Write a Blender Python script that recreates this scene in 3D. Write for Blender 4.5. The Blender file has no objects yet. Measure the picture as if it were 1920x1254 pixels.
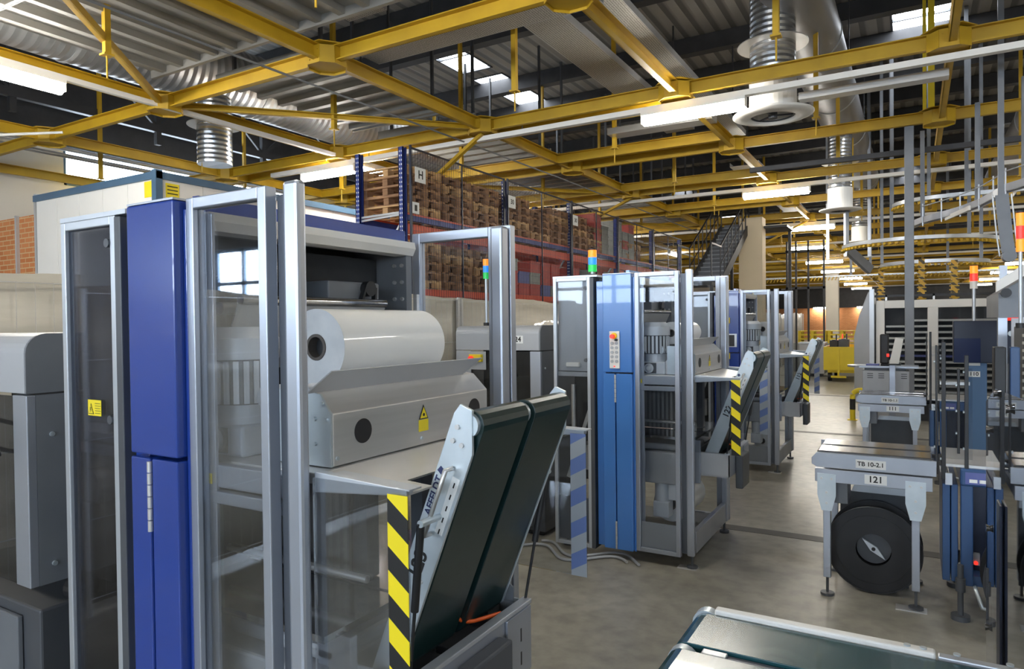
import bpy, math, random
from mathutils import Vector, Matrix
random.seed(7)
SC = bpy.context.scene
COL = SC.collection
PI = math.pi
# ------------------------------------------------------------------ camera
F, YAW, PITCH, ROLL, CZ = 1284.1, .5312, -.0156, -.0116, 1.8
cy, sy = math.cos(YAW), math.sin(YAW)
W_ = Vector((-sy*math.cos(PITCH), cy*math.cos(PITCH), math.sin(PITCH)))
R0 = Vector((cy, sy, 0)); U0 = R0.cross(W_)
R_ = R0*math.cos(ROLL)+U0*math.sin(ROLL); U_ = U0*math.cos(ROLL)-R0*math.sin(ROLL)
cd = bpy.data.cameras.new('camera'); cam = bpy.data.objects.new('camera', cd); COL.objects.link(cam)
cd.sensor_width = 36; cd.lens = F/1920*36; cd.clip_start = .05; cd.clip_end = 300
B_ = -W_
cam.matrix_world = Matrix(((R_.x, U_.x, B_.x, 0), (R_.y, U_.y, B_.y, 0), (R_.z, U_.z, B_.z, CZ), (0, 0, 0, 1)))
SC.camera = cam
# ------------------------------------------------------------------ world, exposure
wd = bpy.data.worlds.new('world'); SC.world = wd; wd.use_nodes = True
wd.node_tree.nodes['Background'].inputs[0].default_value = (.75, .86, 1, 1)
wd.node_tree.nodes['Background'].inputs[1].default_value = 1.0
SC.view_settings.view_transform = 'Standard'; SC.view_settings.look = 'None'
SC.view_settings.gamma = 1; SC.view_settings.use_curve_mapping = False
SC.view_settings.exposure = 1.3
TUBE_POWER = 34.0      # emission of the fluorescent tubes
SKY_POWER = 7.0        # daylight through roof lights and windows


# ------------------------------------------------------------------ materials
def mat(name, col, rough=.5, metal=0., spec=.5, coat=0., noise=None, bump=None, emis=None, es=0., alpha=None, trans=None):
    m = bpy.data.materials.new(name); m.use_nodes = True
    nt = m.node_tree; b = nt.nodes['Principled BSDF']
    b.inputs['Base Color'].default_value = (*col, 1); b.inputs['Roughness'].default_value = rough
    b.inputs['Metallic'].default_value = metal; b.inputs['Specular IOR Level'].default_value = spec
    b.inputs['Coat Weight'].default_value = coat
    if emis: b.inputs['Emission Color'].default_value = (*emis, 1); b.inputs['Emission Strength'].default_value = es
    if trans: b.inputs['Transmission Weight'].default_value = trans
    if alpha is not None: b.inputs['Alpha'].default_value = alpha
    if noise:   # (scale, col2, (sx,sy,sz), lo, hi)
        tc = nt.nodes.new('ShaderNodeTexCoord'); mp = nt.nodes.new('ShaderNodeMapping'); nz = nt.nodes.new('ShaderNodeTexNoise')
        cr = nt.nodes.new('ShaderNodeValToRGB')
        mp.inputs['Scale'].default_value = noise[2]; nz.inputs['Scale'].default_value = noise[0]; nz.inputs['Detail'].default_value = 6
        cr.color_ramp.elements[0].position = noise[3]; cr.color_ramp.elements[1].position = noise[4]
        cr.color_ramp.elements[0].color = (*col, 1); cr.color_ramp.elements[1].color = (*noise[1], 1)
        nt.links.new(tc.outputs['Object'], mp.inputs[0]); nt.links.new(mp.outputs[0], nz.inputs['Vector'])
        nt.links.new(nz.outputs[0], cr.inputs[0]); nt.links.new(cr.outputs[0], b.inputs['Base Color'])
        if bump:
            bp = nt.nodes.new('ShaderNodeBump'); bp.inputs['Strength'].default_value = bump; bp.inputs['Distance'].default_value = .01
            nt.links.new(nz.outputs[0], bp.inputs['Height']); nt.links.new(bp.outputs[0], b.inputs['Normal'])
    return m


def glassmat(name, tint, alpha_face, rough=.02, mul=.6):
    m = bpy.data.materials.new(name); m.use_nodes = True; nt = m.node_tree
    for n in list(nt.nodes): nt.nodes.remove(n)
    o = nt.nodes.new('ShaderNodeOutputMaterial'); mx = nt.nodes.new('ShaderNodeMixShader'); tr = nt.nodes.new('ShaderNodeBsdfTransparent')
    gl = nt.nodes.new('ShaderNodeBsdfGlossy'); fr = nt.nodes.new('ShaderNodeFresnel')
    mt = nt.nodes.new('ShaderNodeMath'); mt.operation = 'MULTIPLY_ADD'; mt.inputs[1].default_value = mul; mt.inputs[2].default_value = alpha_face
    fr.inputs[0].default_value = 1.5; tr.inputs[0].default_value = (*tint, 1); gl.inputs['Roughness'].default_value = rough
    gl.inputs[0].default_value = (.95, .97, 1, 1)
    nt.links.new(fr.outputs[0], mt.inputs[0]); nt.links.new(mt.outputs[0], mx.inputs[0])
    nt.links.new(tr.outputs[0], mx.inputs[1]); nt.links.new(gl.outputs[0], mx.inputs[2]); nt.links.new(mx.outputs[0], o.inputs[0])
    return m


def emit(name, col, s):
    m = bpy.data.materials.new(name); m.use_nodes = True; nt = m.node_tree
    b = nt.nodes['Principled BSDF']; b.inputs['Base Color'].default_value = (.8, .8, .8, 1)
    b.inputs['Emission Color'].default_value = (*col, 1); b.inputs['Emission Strength'].default_value = s
    return m


def wavemat(name, c1, c2, axis, period, rough=.5, metal=0., lo=.45, hi=.55, bump=0., coord='Object', rot=None, profile='SIN'):
    """stripes perpendicular to a direction; period in metres"""
    m = mat(name, c1, rough, metal); nt = m.node_tree; b = nt.nodes['Principled BSDF']
    tc = nt.nodes.new('ShaderNodeTexCoord'); sp = nt.nodes.new('ShaderNodeVectorMath'); sp.operation = 'DOT_PRODUCT'
    sp.inputs[1].default_value = axis
    mu = nt.nodes.new('ShaderNodeMath'); mu.operation = 'DIVIDE'; mu.inputs[1].default_value = period
    fr = nt.nodes.new('ShaderNodeMath'); fr.operation = 'FRACT'
    cr = nt.nodes.new('ShaderNodeValToRGB'); e = cr.color_ramp.elements
    e[0].position = lo; e[0].color = (*c1, 1); e[1].position = hi; e[1].color = (*c2, 1)
    nt.links.new(tc.outputs[coord], sp.inputs[0]); nt.links.new(sp.outputs['Value'], mu.inputs[0]); nt.links.new(mu.outputs[0], fr.inputs[0])
    nt.links.new(fr.outputs[0], cr.inputs[0]); nt.links.new(cr.outputs[0], b.inputs['Base Color'])
    if bump:
        sn = nt.nodes.new('ShaderNodeMath'); sn.operation = 'PINGPONG'; sn.inputs[1].default_value = .5
        bp = nt.nodes.new('ShaderNodeBump'); bp.inputs['Strength'].default_value = bump; bp.inputs['Distance'].default_value = period*.3
        nt.links.new(fr.outputs[0], sn.inputs[0]); nt.links.new(sn.outputs[0], bp.inputs['Height']); nt.links.new(bp.outputs[0], b.inputs['Normal'])
    return m


def brickmat(name):
    m = mat(name, (.5, .2, .08), .85); nt = m.node_tree; b = nt.nodes['Principled BSDF']
    tc = nt.nodes.new('ShaderNodeTexCoord'); sx = nt.nodes.new('ShaderNodeSeparateXYZ'); ad = nt.nodes.new('ShaderNodeMath'); cx = nt.nodes.new('ShaderNodeCombineXYZ')
    br = nt.nodes.new('ShaderNodeTexBrick')
    br.inputs['Color1'].default_value = (.52, .17, .05, 1); br.inputs['Color2'].default_value = (.62, .23, .08, 1); br.inputs['Mortar'].default_value = (.62, .42, .22, 1)
    br.inputs['Scale'].default_value = 1; br.inputs['Brick Width'].default_value = .25; br.inputs['Row Height'].default_value = .083; br.inputs['Mortar Size'].default_value = .009
    nt.links.new(tc.outputs['Object'], sx.inputs[0]); nt.links.new(sx.outputs[0], ad.inputs[0]); nt.links.new(sx.outputs[1], ad.inputs[1])
    nt.links.new(ad.outputs[0], cx.inputs[0]); nt.links.new(sx.outputs[2], cx.inputs[1]); nt.links.new(cx.outputs[0], br.inputs[0]); nt.links.new(br.outputs[0], b.inputs['Base Color'])
    return m


def checkmat(name, c1, c2, scale, rough=.5, metal=.6):
    m = mat(name, c1, rough, metal); nt = m.node_tree; b = nt.nodes['Principled BSDF']
    tc = nt.nodes.new('ShaderNodeTexCoord'); v = nt.nodes.new('ShaderNodeTexVoronoi'); v.inputs['Scale'].default_value = scale; v.inputs['Randomness'].default_value = .15
    cr = nt.nodes.new('ShaderNodeValToRGB'); e = cr.color_ramp.elements; e[0].position = .3; e[0].color = (*c2, 1); e[1].position = .36; e[1].color = (*c1, 1)
    nt.links.new(tc.outputs['Object'], v.inputs[0]); nt.links.new(v.outputs[0], cr.inputs[0]); nt.links.new(cr.outputs[0], b.inputs['Base Color'])
    return m


ALU = mat('anodised_aluminium', (.40, .43, .49), .36, .7, noise=(3, (.46, .49, .55), (1, 1, .2), .3, .7))
ALUL = mat('light_aluminium', (.58, .61, .65), .38, .6, noise=(3, (.53, .56, .60), (1, 1, .2), .3, .7))
ALUD = mat('dark_profile', (.10, .11, .13), .4, .5, noise=(4, (.13, .14, .16), (1, 1, .2), .3, .7))
STEEL = mat('brushed_steel', (.62, .615, .60), .36, .7, noise=(2, (.69, .68, .67), (1, 1, 30), .3, .7))
STEELW = mat('bright_zinc_plate', (.55, .62, .66), .38, .7, noise=(9, (.66, .72, .76), (1, 1, 1), .3, .7))
SHINY = mat('polished_steel', (.45, .45, .46), .12, .95, noise=(6, (.55, .55, .56), (1, 9, 1), .3, .7))
GREY = mat('grey_paint', (.40, .41, .43), .42, .15, noise=(5, (.43, .44, .46), (1, 1, 1), .3, .7))
GREYD = mat('dark_grey_paint', (.075, .08, .09), .45, .2, noise=(5, (.09, .095, .105), (1, 1, 1), .3, .7))
GREYM = mat('mid_grey_paint', (.17, .18, .20), .45, .2, noise=(5, (.20, .21, .23), (1, 1, 1), .3, .7))
BLACK = mat('black_plastic', (.012, .012, .014), .45, noise=(8, (.018, .018, .02), (1, 1, 1), .3, .7))
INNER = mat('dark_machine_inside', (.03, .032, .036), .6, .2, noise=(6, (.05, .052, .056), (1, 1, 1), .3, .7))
WHITE = mat('white_paint', (.78, .76, .72), .55, noise=(1.5, (.82, .80, .76), (1, 1, 1), .3, .7))
WALLW = mat('wall_paint', (.74, .69, .60), .85, noise=(.8, (.68, .63, .55), (1, 1, 1), .35, .65))
CREAM = mat('cream_column_paint', (.66, .55, .38), .8, noise=(1, (.6, .5, .35), (1, 1, 1), .3, .7))
BLUE1 = mat('ultramarine_enamel', (.014, .045, .26), .25, 0, .5, .4, noise=(2, (.016, .05, .28), (1, 1, 1), .3, .7))
BLUE2 = mat('machine_blue_lighter', (.06, .20, .55), .25, 0, .5, .4, noise=(2, (.066, .21, .57), (1, 1, 1), .3, .7))  # lighter variant of the machine blue, used on the second machine
BLUED = mat('strapping_blue_paint', (.030, .075, .185), .35, 0, noise=(2, (.034, .085, .205), (1, 1, 1), .3, .7))
NAVY = mat('navy_paint', (.012, .018, .04), .35, 0, noise=(2, (.016, .022, .048), (1, 1, 1), .3, .7))
RBLUE = mat('rack_blue_paint', (.02, .04, .22), .45, noise=(7, (.03, .055, .27), (1, 1, 1), .3, .7))
RED = mat('rack_orange_red_paint', (.62, .07, .03), .45, noise=(5, (.68, .10, .04), (1, 1, 1), .3, .7))
YEL = mat('beam_yellow_paint', (.56, .345, .014), .5, 0, noise=(2.5, (.43, .255, .012), (1, 1, 1), .35, .8))
YELB = mat('bright_yellow_paint', (.80, .62, .02), .45, noise=(3, (.72, .55, .02), (1, 1, 1), .3, .7))
YELS = mat('yellow_sticker', (.85, .68, .02), .5, noise=(3, (.8, .62, .02), (1, 1, 1), .3, .7))
ORANGE = mat('orange_cable', (.75, .12, .02), .4, noise=(3, (.7, .1, .02), (1, 1, 1), .3, .7))
WOOD = mat('pallet_wood', (.44, .24, .12), .8, noise=(2.2, (.19, .10, .055), (1, 1, 4), .35, .65), bump=.3)
WOOD2 = mat('fresh_pallet_wood', (.70, .45, .22), .8, noise=(2.2, (.42, .24, .11), (1, 1, 4), .35, .65), bump=.3)
BELT = mat('green_black_belt', (.006, .020, .020), .30, 0, .5, .15, noise=(30, (.009, .026, .026), (1, 1, 1), .3, .7))
FILM = mat('stretch_film', (.84, .84, .82), .3, 0, .5, .4, noise=(2, (.78, .78, .77), (1, .2, 6), .3, .7))
FILME = mat('film_roll_end', (.55, .57, .59), .5, noise=(14, (.66, .67, .68), (1, 1, 1), .3, .7))
CORE = mat('cardboard_core', (.09, .08, .07), .8, noise=(9, (.13, .11, .1), (1, 1, 1), .3, .7))
MOTOR = mat('motor_grey_paint', (.62, .66, .71), .4, .1, noise=(9, (.68, .71, .75), (1, 1, 1), .3, .7))
PURLIN = mat('dark_purlin', (.035, .036, .04), .6, .1, noise=(4, (.05, .05, .055), (1, 1, 1), .3, .7))
SPIRAL = wavemat('spiral_duct', (.36, .365, .37), (.48, .485, .49), (0, 1, .06), .13, .42, .8, .35, .65, .5)
SPIRALV = wavemat('spiral_duct_vertical', (.50, .52, .54), (.66, .68, .70), (0, .02, 1), .075, .25, .9, .35, .65, .7)
DUCTP = mat('plain_duct', (.26, .26, .27), .45, .6, noise=(1.5, (.36, .36, .37), (1, .3, 1), .35, .65))
PERF = checkmat('perforated_tray', (.50, .49, .46), (.16, .15, .14), 34, .5, .5)
HAZ = wavemat('hazard_stripe', (.85, .68, .01), (.012, .012, .012), (.75, 0, 1.), .118, .45, 0, .5, .505)
HAZB = wavemat('hazard_stripe_seen_from_behind', (.36, .38, .40), (.14, .20, .42), (-.55, 0, 1.), .118, .45, 0, .5, .505)
STRIPB = wavemat('bollard_bands', (.85, .60, .01), (.02, .02, .02), (0, 0, 1), .42, .45, 0, .5, .505)
WRAP = mat('plastic_wrapped_sheet', (.56, .52, .44), .45, 0, .5, .2, noise=(1.6, (.36, .33, .27), (1, .5, 3), .35, .7), bump=.5)
CURT = wavemat('strip_curtain', (.35, .34, .33), (.50, .49, .47), (1, .6, 0), .035, .2, .6, .3, .6, .4)
BRICK = brickmat('brick_pattern')
CRATER = mat('red_crate_plastic', (.42, .05, .04), .5, noise=(6, (.5, .08, .06), (1, 1, 1), .3, .7))
CRATEG = mat('grey_crate_plastic', (.25, .26, .25), .5, noise=(6, (.33, .34, .32), (1, 1, 1), .3, .7))
CRATEB = mat('blue_crate_plastic', (.08, .10, .32), .5, noise=(6, (.12, .14, .36), (1, 1, 1), .3, .7))
DECK = wavemat('roof_deck', (.145, .14, .135), (.30, .285, .265), (1, 0, 0), .30, .55, .2, .30, .42, .6)
TUBE = emit('fluorescent_tube', (1, .955, .86), TUBE_POWER)
SKYP = emit('roof_light_pane', (.88, .94, 1), SKY_POWER)
WINP = emit('window_daylight', (.72, .85, 1), SKY_POWER*1.6)
PLEX = glassmat('clear_polycarbonate', (.88, .89, .90), .0, .02, .42)
PLEXM = glassmat('reflective_guard_pane', (.72, .72, .74), .10, .02, 1.1)
ACRY = mat('dark_blue_acrylic', (.02, .03, .085), .15, 0, noise=(2, (.024, .036, .10), (1, 1, 1), .3, .7))
BLUEC = mat('faded_blue_paint', (.065, .14, .27), .4, 0, noise=(2, (.07, .15, .29), (1, 1, 1), .3, .7))
BELTG = mat('teal_belt', (.010, .055, .065), .22, 0, .5, .2, noise=(3, (.014, .07, .08), (1, 1, 1), .3, .7))
BEIGE = mat('beige_slats', (.30, .27, .22), .5, noise=(3, (.34, .31, .26), (1, 1, 1), .3, .7))
PLEXT = glassmat('shade_tinted_pane', (.50, .51, .56), .02)  # tint puts the shade inside the first cabinet into its pane
PLEXD = glassmat('tinted_polycarbonate', (.42, .43, .46), .05)
PAPER = mat('paper_label', (.80, .81, .80), .6, noise=(4, (.76, .77, .76), (1, 1, 1), .3, .7))
INK = mat('black_ink', (.01, .01, .01), .5, noise=(4, (.012, .012, .012), (1, 1, 1), .3, .7))
INKB = mat('dark_blue_ink', (.02, .03, .1), .5, noise=(4, (.02, .03, .11), (1, 1, 1), .3, .7))
LAMPO = mat('orange_lens', (.9, .2, .01), .3, emis=(1, .25, .02), es=.5, noise=(4, (.9, .22, .01), (1, 1, 1), .3, .7))
LAMPB = mat('blue_lens', (.02, .2, .8), .3, emis=(.02, .25, 1), es=.35, noise=(4, (.02, .22, .8), (1, 1, 1), .3, .7))
LAMPG = mat('green_lens', (.01, .4, .08), .3, emis=(.02, .6, .1), es=.25, noise=(4, (.01, .42, .08), (1, 1, 1), .3, .7))
REDGLOW = mat('red_glow', (.7, .02, .02), .3, emis=(1, .05, .03), es=.4, noise=(4, (.72, .02, .02), (1, 1, 1), .3, .7))  # glow sits on red knobs, a tool and a tub besides the lenses
CHAIN = wavemat('yellow_chain_links', (.50, .27, .02), (.05, .035, .01), (.7, .7, .7), .11, .45, .2, .5, .6)
TRAYL = mat('galvanised_ceiling_sheet', (.25, .248, .24), .55, .3, noise=(1.2, (.33, .325, .31), (1, 1, 1), .35, .65))
TRIMB = mat('blue_grey_trim', (.06, .12, .20), .45, noise=(3, (.07, .14, .23), (1, 1, 1), .3, .7))


def floormat():
    m = mat('concrete_floor', (.3, .3, .28), .3); nt = m.node_tree; b = nt.nodes['Principled BSDF']
    tc = nt.nodes.new('ShaderNodeTexCoord')
    n1 = nt.nodes.new('ShaderNodeTexNoise'); n1.inputs['Scale'].default_value = .9; n1.inputs['Detail'].default_value = 9; n1.inputs['Roughness'].default_value = .62
    n2 = nt.nodes.new('ShaderNodeTexNoise'); n2.inputs['Scale'].default_value = 9; n2.inputs['Detail'].default_value = 8
    c1 = nt.nodes.new('ShaderNodeValToRGB'); e = c1.color_ramp.elements
    e[0].position = .3; e[0].color = (.225, .208, .17, 1); e[1].position = .7; e[1].color = (.42, .395, .33, 1)
    c2 = nt.nodes.new('ShaderNodeValToRGB'); e = c2.color_ramp.elements
    e[0].position = .3; e[0].color = (.72, .72, .72, 1); e[1].position = .6; e[1].color = (1, 1, 1, 1)
    mx = nt.nodes.new('ShaderNodeMix'); mx.data_type = 'RGBA'; mx.blend_type = 'MULTIPLY'; mx.inputs[0].default_value = 1
    rr = nt.nodes.new('ShaderNodeMapRange'); rr.inputs[3].default_value = .22; rr.inputs[4].default_value = .48
    nt.links.new(tc.outputs['Object'], n1.inputs[0]); nt.links.new(tc.outputs['Object'], n2.inputs[0])
    nt.links.new(n1.outputs[0], c1.inputs[0]); nt.links.new(n2.outputs[0], c2.inputs[0])
    nt.links.new(c1.outputs[0], mx.inputs[6]); nt.links.new(c2.outputs[0], mx.inputs[7]); nt.links.new(mx.outputs[2], b.inputs['Base Color'])
    nt.links.new(n1.outputs[0], rr.inputs[0]); nt.links.new(rr.outputs[0], b.inputs['Roughness'])
    return m


FLOOR = floormat()


# ------------------------------------------------------------------ mesh helpers
class MB:
    def __init__(s): s.v = []; s.f = []; s.smooth = []; s.cut = []

    def add(s, vs, fs, sm=False, same=False):
        n = len(s.v); s.v += [tuple(v) for v in vs]
        if not same: s.cut.append((n, len(s.f)))
        for f in fs: s.f.append([i+n for i in f]); s.smooth.append(sm)
        return s

    def box(s, x0, x1, y0, y1, z0, z1):
        x0, x1 = min(x0, x1), max(x0, x1); y0, y1 = min(y0, y1), max(y0, y1); z0, z1 = min(z0, z1), max(z0, z1)
        return s.add([(x, y, z) for z in (z0, z1) for y in (y0, y1) for x in (x0, x1)],
                     [(0, 2, 3, 1), (4, 5, 7, 6), (0, 1, 5, 4), (2, 6, 7, 3), (0, 4, 6, 2), (1, 3, 7, 5)])

    def prism(s, poly, ax, a, b):
        """poly = list of 2D points in the two other axes (in xyz order), extruded along ax from a to b"""
        def P(p, t):
            q = list(p); q.insert(ax, t); return q
        n = len(poly); vs = [P(p, a) for p in poly]+[P(p, b) for p in poly]
        fs = [list(range(n))[::-1], list(range(n, 2*n))]+[(i, (i+1) % n, n+(i+1) % n, n+i) for i in range(n)]
        return s.add(vs, fs)

    def cyl(s, p0, p1, r, n=20, r2=None, caps=True):
        p0, p1 = Vector(p0), Vector(p1); r2 = r if r2 is None else r2
        d = (p1-p0).normalized(); a = Vector((0, 0, 1)) if abs(d.z) < .9 else Vector((1, 0, 0))
        e1 = d.cross(a).normalized(); e2 = d.cross(e1)
        vs = []
        for p, rr in ((p0, r), (p1, r2)):
            for i in range(n):
                t = 2*PI*i/n; vs.append(p+(e1*math.cos(t)+e2*math.sin(t))*rr)
        s.add(vs, [(i, n+i, n+(i+1) % n, (i+1) % n) for i in range(n)], True)
        if caps:
            s.add(vs, [list(range(n)), list(range(n, 2*n))[::-1]], same=True)
        return s

    def ring(s, p0, p1, r, ri, n=28):
        p0, p1 = Vector(p0), Vector(p1); d = (p1-p0).normalized(); a = Vector((0, 0, 1)) if abs(d.z) < .9 else Vector((1, 0, 0))
        e1 = d.cross(a).normalized(); e2 = d.cross(e1); vs = []
        for p, rr in ((p0, r), (p1, r), (p1, ri), (p0, ri)):
            for i in range(n):
                t = 2*PI*i/n; vs.append(p+(e1*math.cos(t)+e2*math.sin(t))*rr)
        fs = []
        for k in range(4):
            for i in range(n):
                fs.append((k*n+i, ((k+1) % 4)*n+i, ((k+1) % 4)*n+(i+1) % n, k*n+(i+1) % n))
        return s.add(vs, fs, False)

    def tube(s, pts, r, n=8):
        pts = [Vector(p) for p in pts]
        rings = []
        up = Vector((0, 0, 1))
        for i, p in enumerate(pts):
            d = (pts[min(i+1, len(pts)-1)]-pts[max(i-1, 0)]).normalized()
            a = up if abs(d.dot(up)) < .95 else Vector((1, 0, 0))
            e1 = d.cross(a).normalized(); e2 = d.cross(e1)
            rings.append([p+(e1*math.cos(2*PI*k/n)+e2*math.sin(2*PI*k/n))*r for k in range(n)])
        vs = [v for q in rings for v in q]; fs = []
        for i in range(len(pts)-1):
            for k in range(n): fs.append((i*n+k, (i+1)*n+k, (i+1)*n+(k+1) % n, i*n+(k+1) % n))
        s.add(vs, fs, True); m = len(pts)-1
        s.add(rings[0]+rings[m], [list(range(n)), list(range(n, 2*n))[::-1]], same=True)
        return s

    def bar(s, p0, p1, w, h, up=(0, 0, 1)):
        """rectangular bar between two points; w sideways, h along up"""
        p0, p1 = Vector(p0), Vector(p1); d = (p1-p0).normalized(); u = Vector(up)
        if abs(d.dot(u)) > .98: u = Vector((0, 1, 0))
        e1 = d.cross(u).normalized(); e2 = e1.cross(d)
        vs = [p+e1*a*w/2+e2*b*h/2 for p in (p0, p1) for b in (-1, 1) for a in (-1, 1)]
        return s.add(vs, [(0, 2, 3, 1), (4, 5, 7, 6), (0, 1, 5, 4), (2, 6, 7, 3), (0, 4, 6, 2), (1, 3, 7, 5)])

    def frame_xz(s, x0, x1, z0, z1, y0, y1, w, wb=None, wr=None):
        wb = wb or w; wr = wr or w
        s.box(x0, x0+w, y0, y1, z0, z1); s.box(x1-wr, x1, y0, y1, z0, z1)
        s.box(x0+w, x1-wr, y0, y1, z1-w, z1); s.box(x0+w, x1-wr, y0, y1, z0, z0+wb); return s

    def build(s, name, m, parent=None, bev=0, loc=None):
        me = bpy.data.meshes.new(name); me.from_pydata(s.v, [], s.f); me.update()
        ms = m if isinstance(m, (list, tuple)) else [m]
        for q in ms: me.materials.append(q)
        me.polygons.foreach_set('use_smooth', s.smooth)
        import bmesh
        bm = bmesh.new(); bm.from_mesh(me); bmesh.ops.recalc_face_normals(bm, faces=bm.faces); bm.to_mesh(me); bm.free()
        o = bpy.data.objects.new(name, me); COL.objects.link(o)
        if parent: o.parent = parent
        if loc: o.location = loc
        if bev:
            b = o.modifiers.new('bevel', 'BEVEL'); b.width = bev; b.segments = 2; b.limit_method = 'ANGLE'; b.angle_limit = .6
        return o


def pieces(name, mb, m, par, bev=0, off=None):
    """every primitive collected in mb becomes a part of its own"""
    out = []; c = mb.cut+[(len(mb.v), len(mb.f))]
    for (a, fa), (b, fb) in zip(c, c[1:]):
        q = MB(); q.v = mb.v[a:b]; q.f = [[i-a for i in f] for f in mb.f[fa:fb]]; q.smooth = mb.smooth[fa:fb]
        if off: q.v = [(v[0]-off[0], v[1]-off[1], v[2]-off[2]) for v in q.v]
        out.append(q.build(name, m, par, bev))
    return out


def tag(o, label=None, cat=None, group=None, kind=None):
    if label: o['label'] = label
    if cat: o['category'] = cat
    if group: o['group'] = group
    if kind: o['kind'] = kind
    return o


def thing(name, label, cat, loc=(0, 0, 0), group=None, rz=0):
    o = bpy.data.objects.new(name, None); COL.objects.link(o); o.location = loc; o.rotation_euler.z = rz
    o.empty_display_size = .1
    return tag(o, label, cat, group)


def part(name, mb, m, par, bev=0, label=None):
    o = mb.build(name, m, par, bev)
    if label: o['label'] = label
    return o


def pw(name, mb, m, par, bev=0, label=None, root=None):
    """part whose vertices are given in world coordinates (its thing is unrotated)"""
    r = root or par; c = Vector(r.location)
    mb.v = [(v[0]-c.x, v[1]-c.y, v[2]-c.z) for v in mb.v]
    return part(name, mb, m, par, bev, label)


def copy_tree(o, parent=None):
    c = o.copy(); COL.objects.link(c); c.parent = parent
    for ch in list(o.children): copy_tree(ch, c)
    return c


def text(name, s, size, m, par, loc, xdir=(1, 0, 0), up=(0, 0, 1), align='CENTER', extr=.0006, sx=1.0):
    cu = bpy.data.curves.new(name, 'FONT'); cu.body = s; cu.size = size; cu.extrude = extr; cu.align_x = align; cu.align_y = 'CENTER'; cu.offset = size*.022
    t = bpy.data.objects.new(name, cu); COL.objects.link(t)
    dg = bpy.context.evaluated_depsgraph_get(); me = bpy.data.meshes.new_from_object(t.evaluated_get(dg)); bpy.data.objects.remove(t)
    me.materials.clear(); me.materials.append(m)
    o = bpy.data.objects.new(name, me); COL.objects.link(o); o.parent = par
    x = Vector(xdir).normalized(); u = Vector(up).normalized(); z = x.cross(u)
    o.matrix_local = Matrix(((x.x*sx, u.x, z.x, loc[0]), (x.y*sx, u.y, z.y, loc[1]), (x.z*sx, u.z, z.z, loc[2]), (0, 0, 0, 1)))
    return o


def struct(name, mb, m, par=None, bev=0):
    o = mb.build(name, m, par, bev); o['kind'] = 'structure'; return o


# ================================================================== SETTING
HX0, HX1, HY0, HY1, HZ = -15., 9., -7., 71., 7.4
struct('floor', MB().box(HX0, HX1, HY0, HY1, -.2, 0), FLOOR)
mb = MB()
JY = [6.1, 11.9, 17.9, 24]
JOINT = mat('dark_floor_joint', (.075, .07, .062), .5, noise=(6, (.10, .095, .085), (1, 1, 1), .3, .7))
for k, y in enumerate(JY): struct('trim_%d' % (k+1), MB().box(-4.4, 8.9, y-.07, y+.07, .0, .0025), JOINT)
# walls
mb = MB()
mb.box(HX0-.2, HX0, HY0, HY1, 0, 4.75); mb.box(HX0-.2, HX0, HY0, 7.5, 4.75, 5.6); mb.box(HX0-.2, HX0, 13.5, HY1, 4.75, 5.6)
struct('wall_left', mb, WALLW)
struct('trim_5', MB().box(HX0-.2, HX0+.12, HY0, HY1, 5.6, HZ), PURLIN)
w = MB()
for y in (7.5, 9.45, 11.4, 13.44): w.box(HX0-.16, HX0-.02, y, y+.06, 4.75, 5.6)
w.box(HX0-.16, HX0-.02, 7.5, 13.5, 4.75, 4.81); w.box(HX0-.16, HX0-.02, 7.5, 13.5, 5.54, 5.6)
wo = struct('window_1', w, TRIMB)
MB().box(HX0-.12, HX0-.10, 7.56, 13.44, 4.81, 5.54).build('window_pane', WINP, wo)
struct('wall_right', MB().box(HX1, HX1+.2, HY0, HY1, 0, HZ), WALLW)
mb = MB(); mb.box(HX0, HX1, HY0-.2, HY0, 0, 2.25); mb.box(HX0, HX1, HY0-.2, HY0, 3.45, HZ)
WN = [(-13, -9.5), (-8.5, -5), (-4, -.5), (.5, 4), (5, 8.5)]
xs = [HX0]+[q for p in WN for q in p]+[HX1]
for a, b in zip(xs[0::2], xs[1::2]): mb.box(a, b, HY0-.2, HY0, 2.25, 3.45)
struct('wall_back', mb, GREYM)
for k, (a, b) in enumerate(WN):
    w = MB(); w.frame_xz(a, b, 2.25, 3.45, HY0-.14, HY0-.04, .07)
    for q in (1, 2, 3): w.box(a+(b-a)*q/4-.05, a+(b-a)*q/4+.05, HY0-.14, HY0-.04, 2.32, 3.38)
    w.box(a+.07, b-.07, HY0-.14, HY0-.04, 2.68, 2.76)
    wo = struct('window_%d' % (k+2), w, TRIMB); MB().box(a+.07, b-.07, HY0-.12, HY0-.11, 2.32, 3.38).build('window_pane', WINP, wo)
struct('wall_far', MB().box(HX0, HX1, HY1-.2, HY1, 0, 2.95), BRICK)
struct('trim_6', MB().box(HX0, HX1, HY1-.5, HY1-.2, 2.95, HZ), PURLIN)
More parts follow.
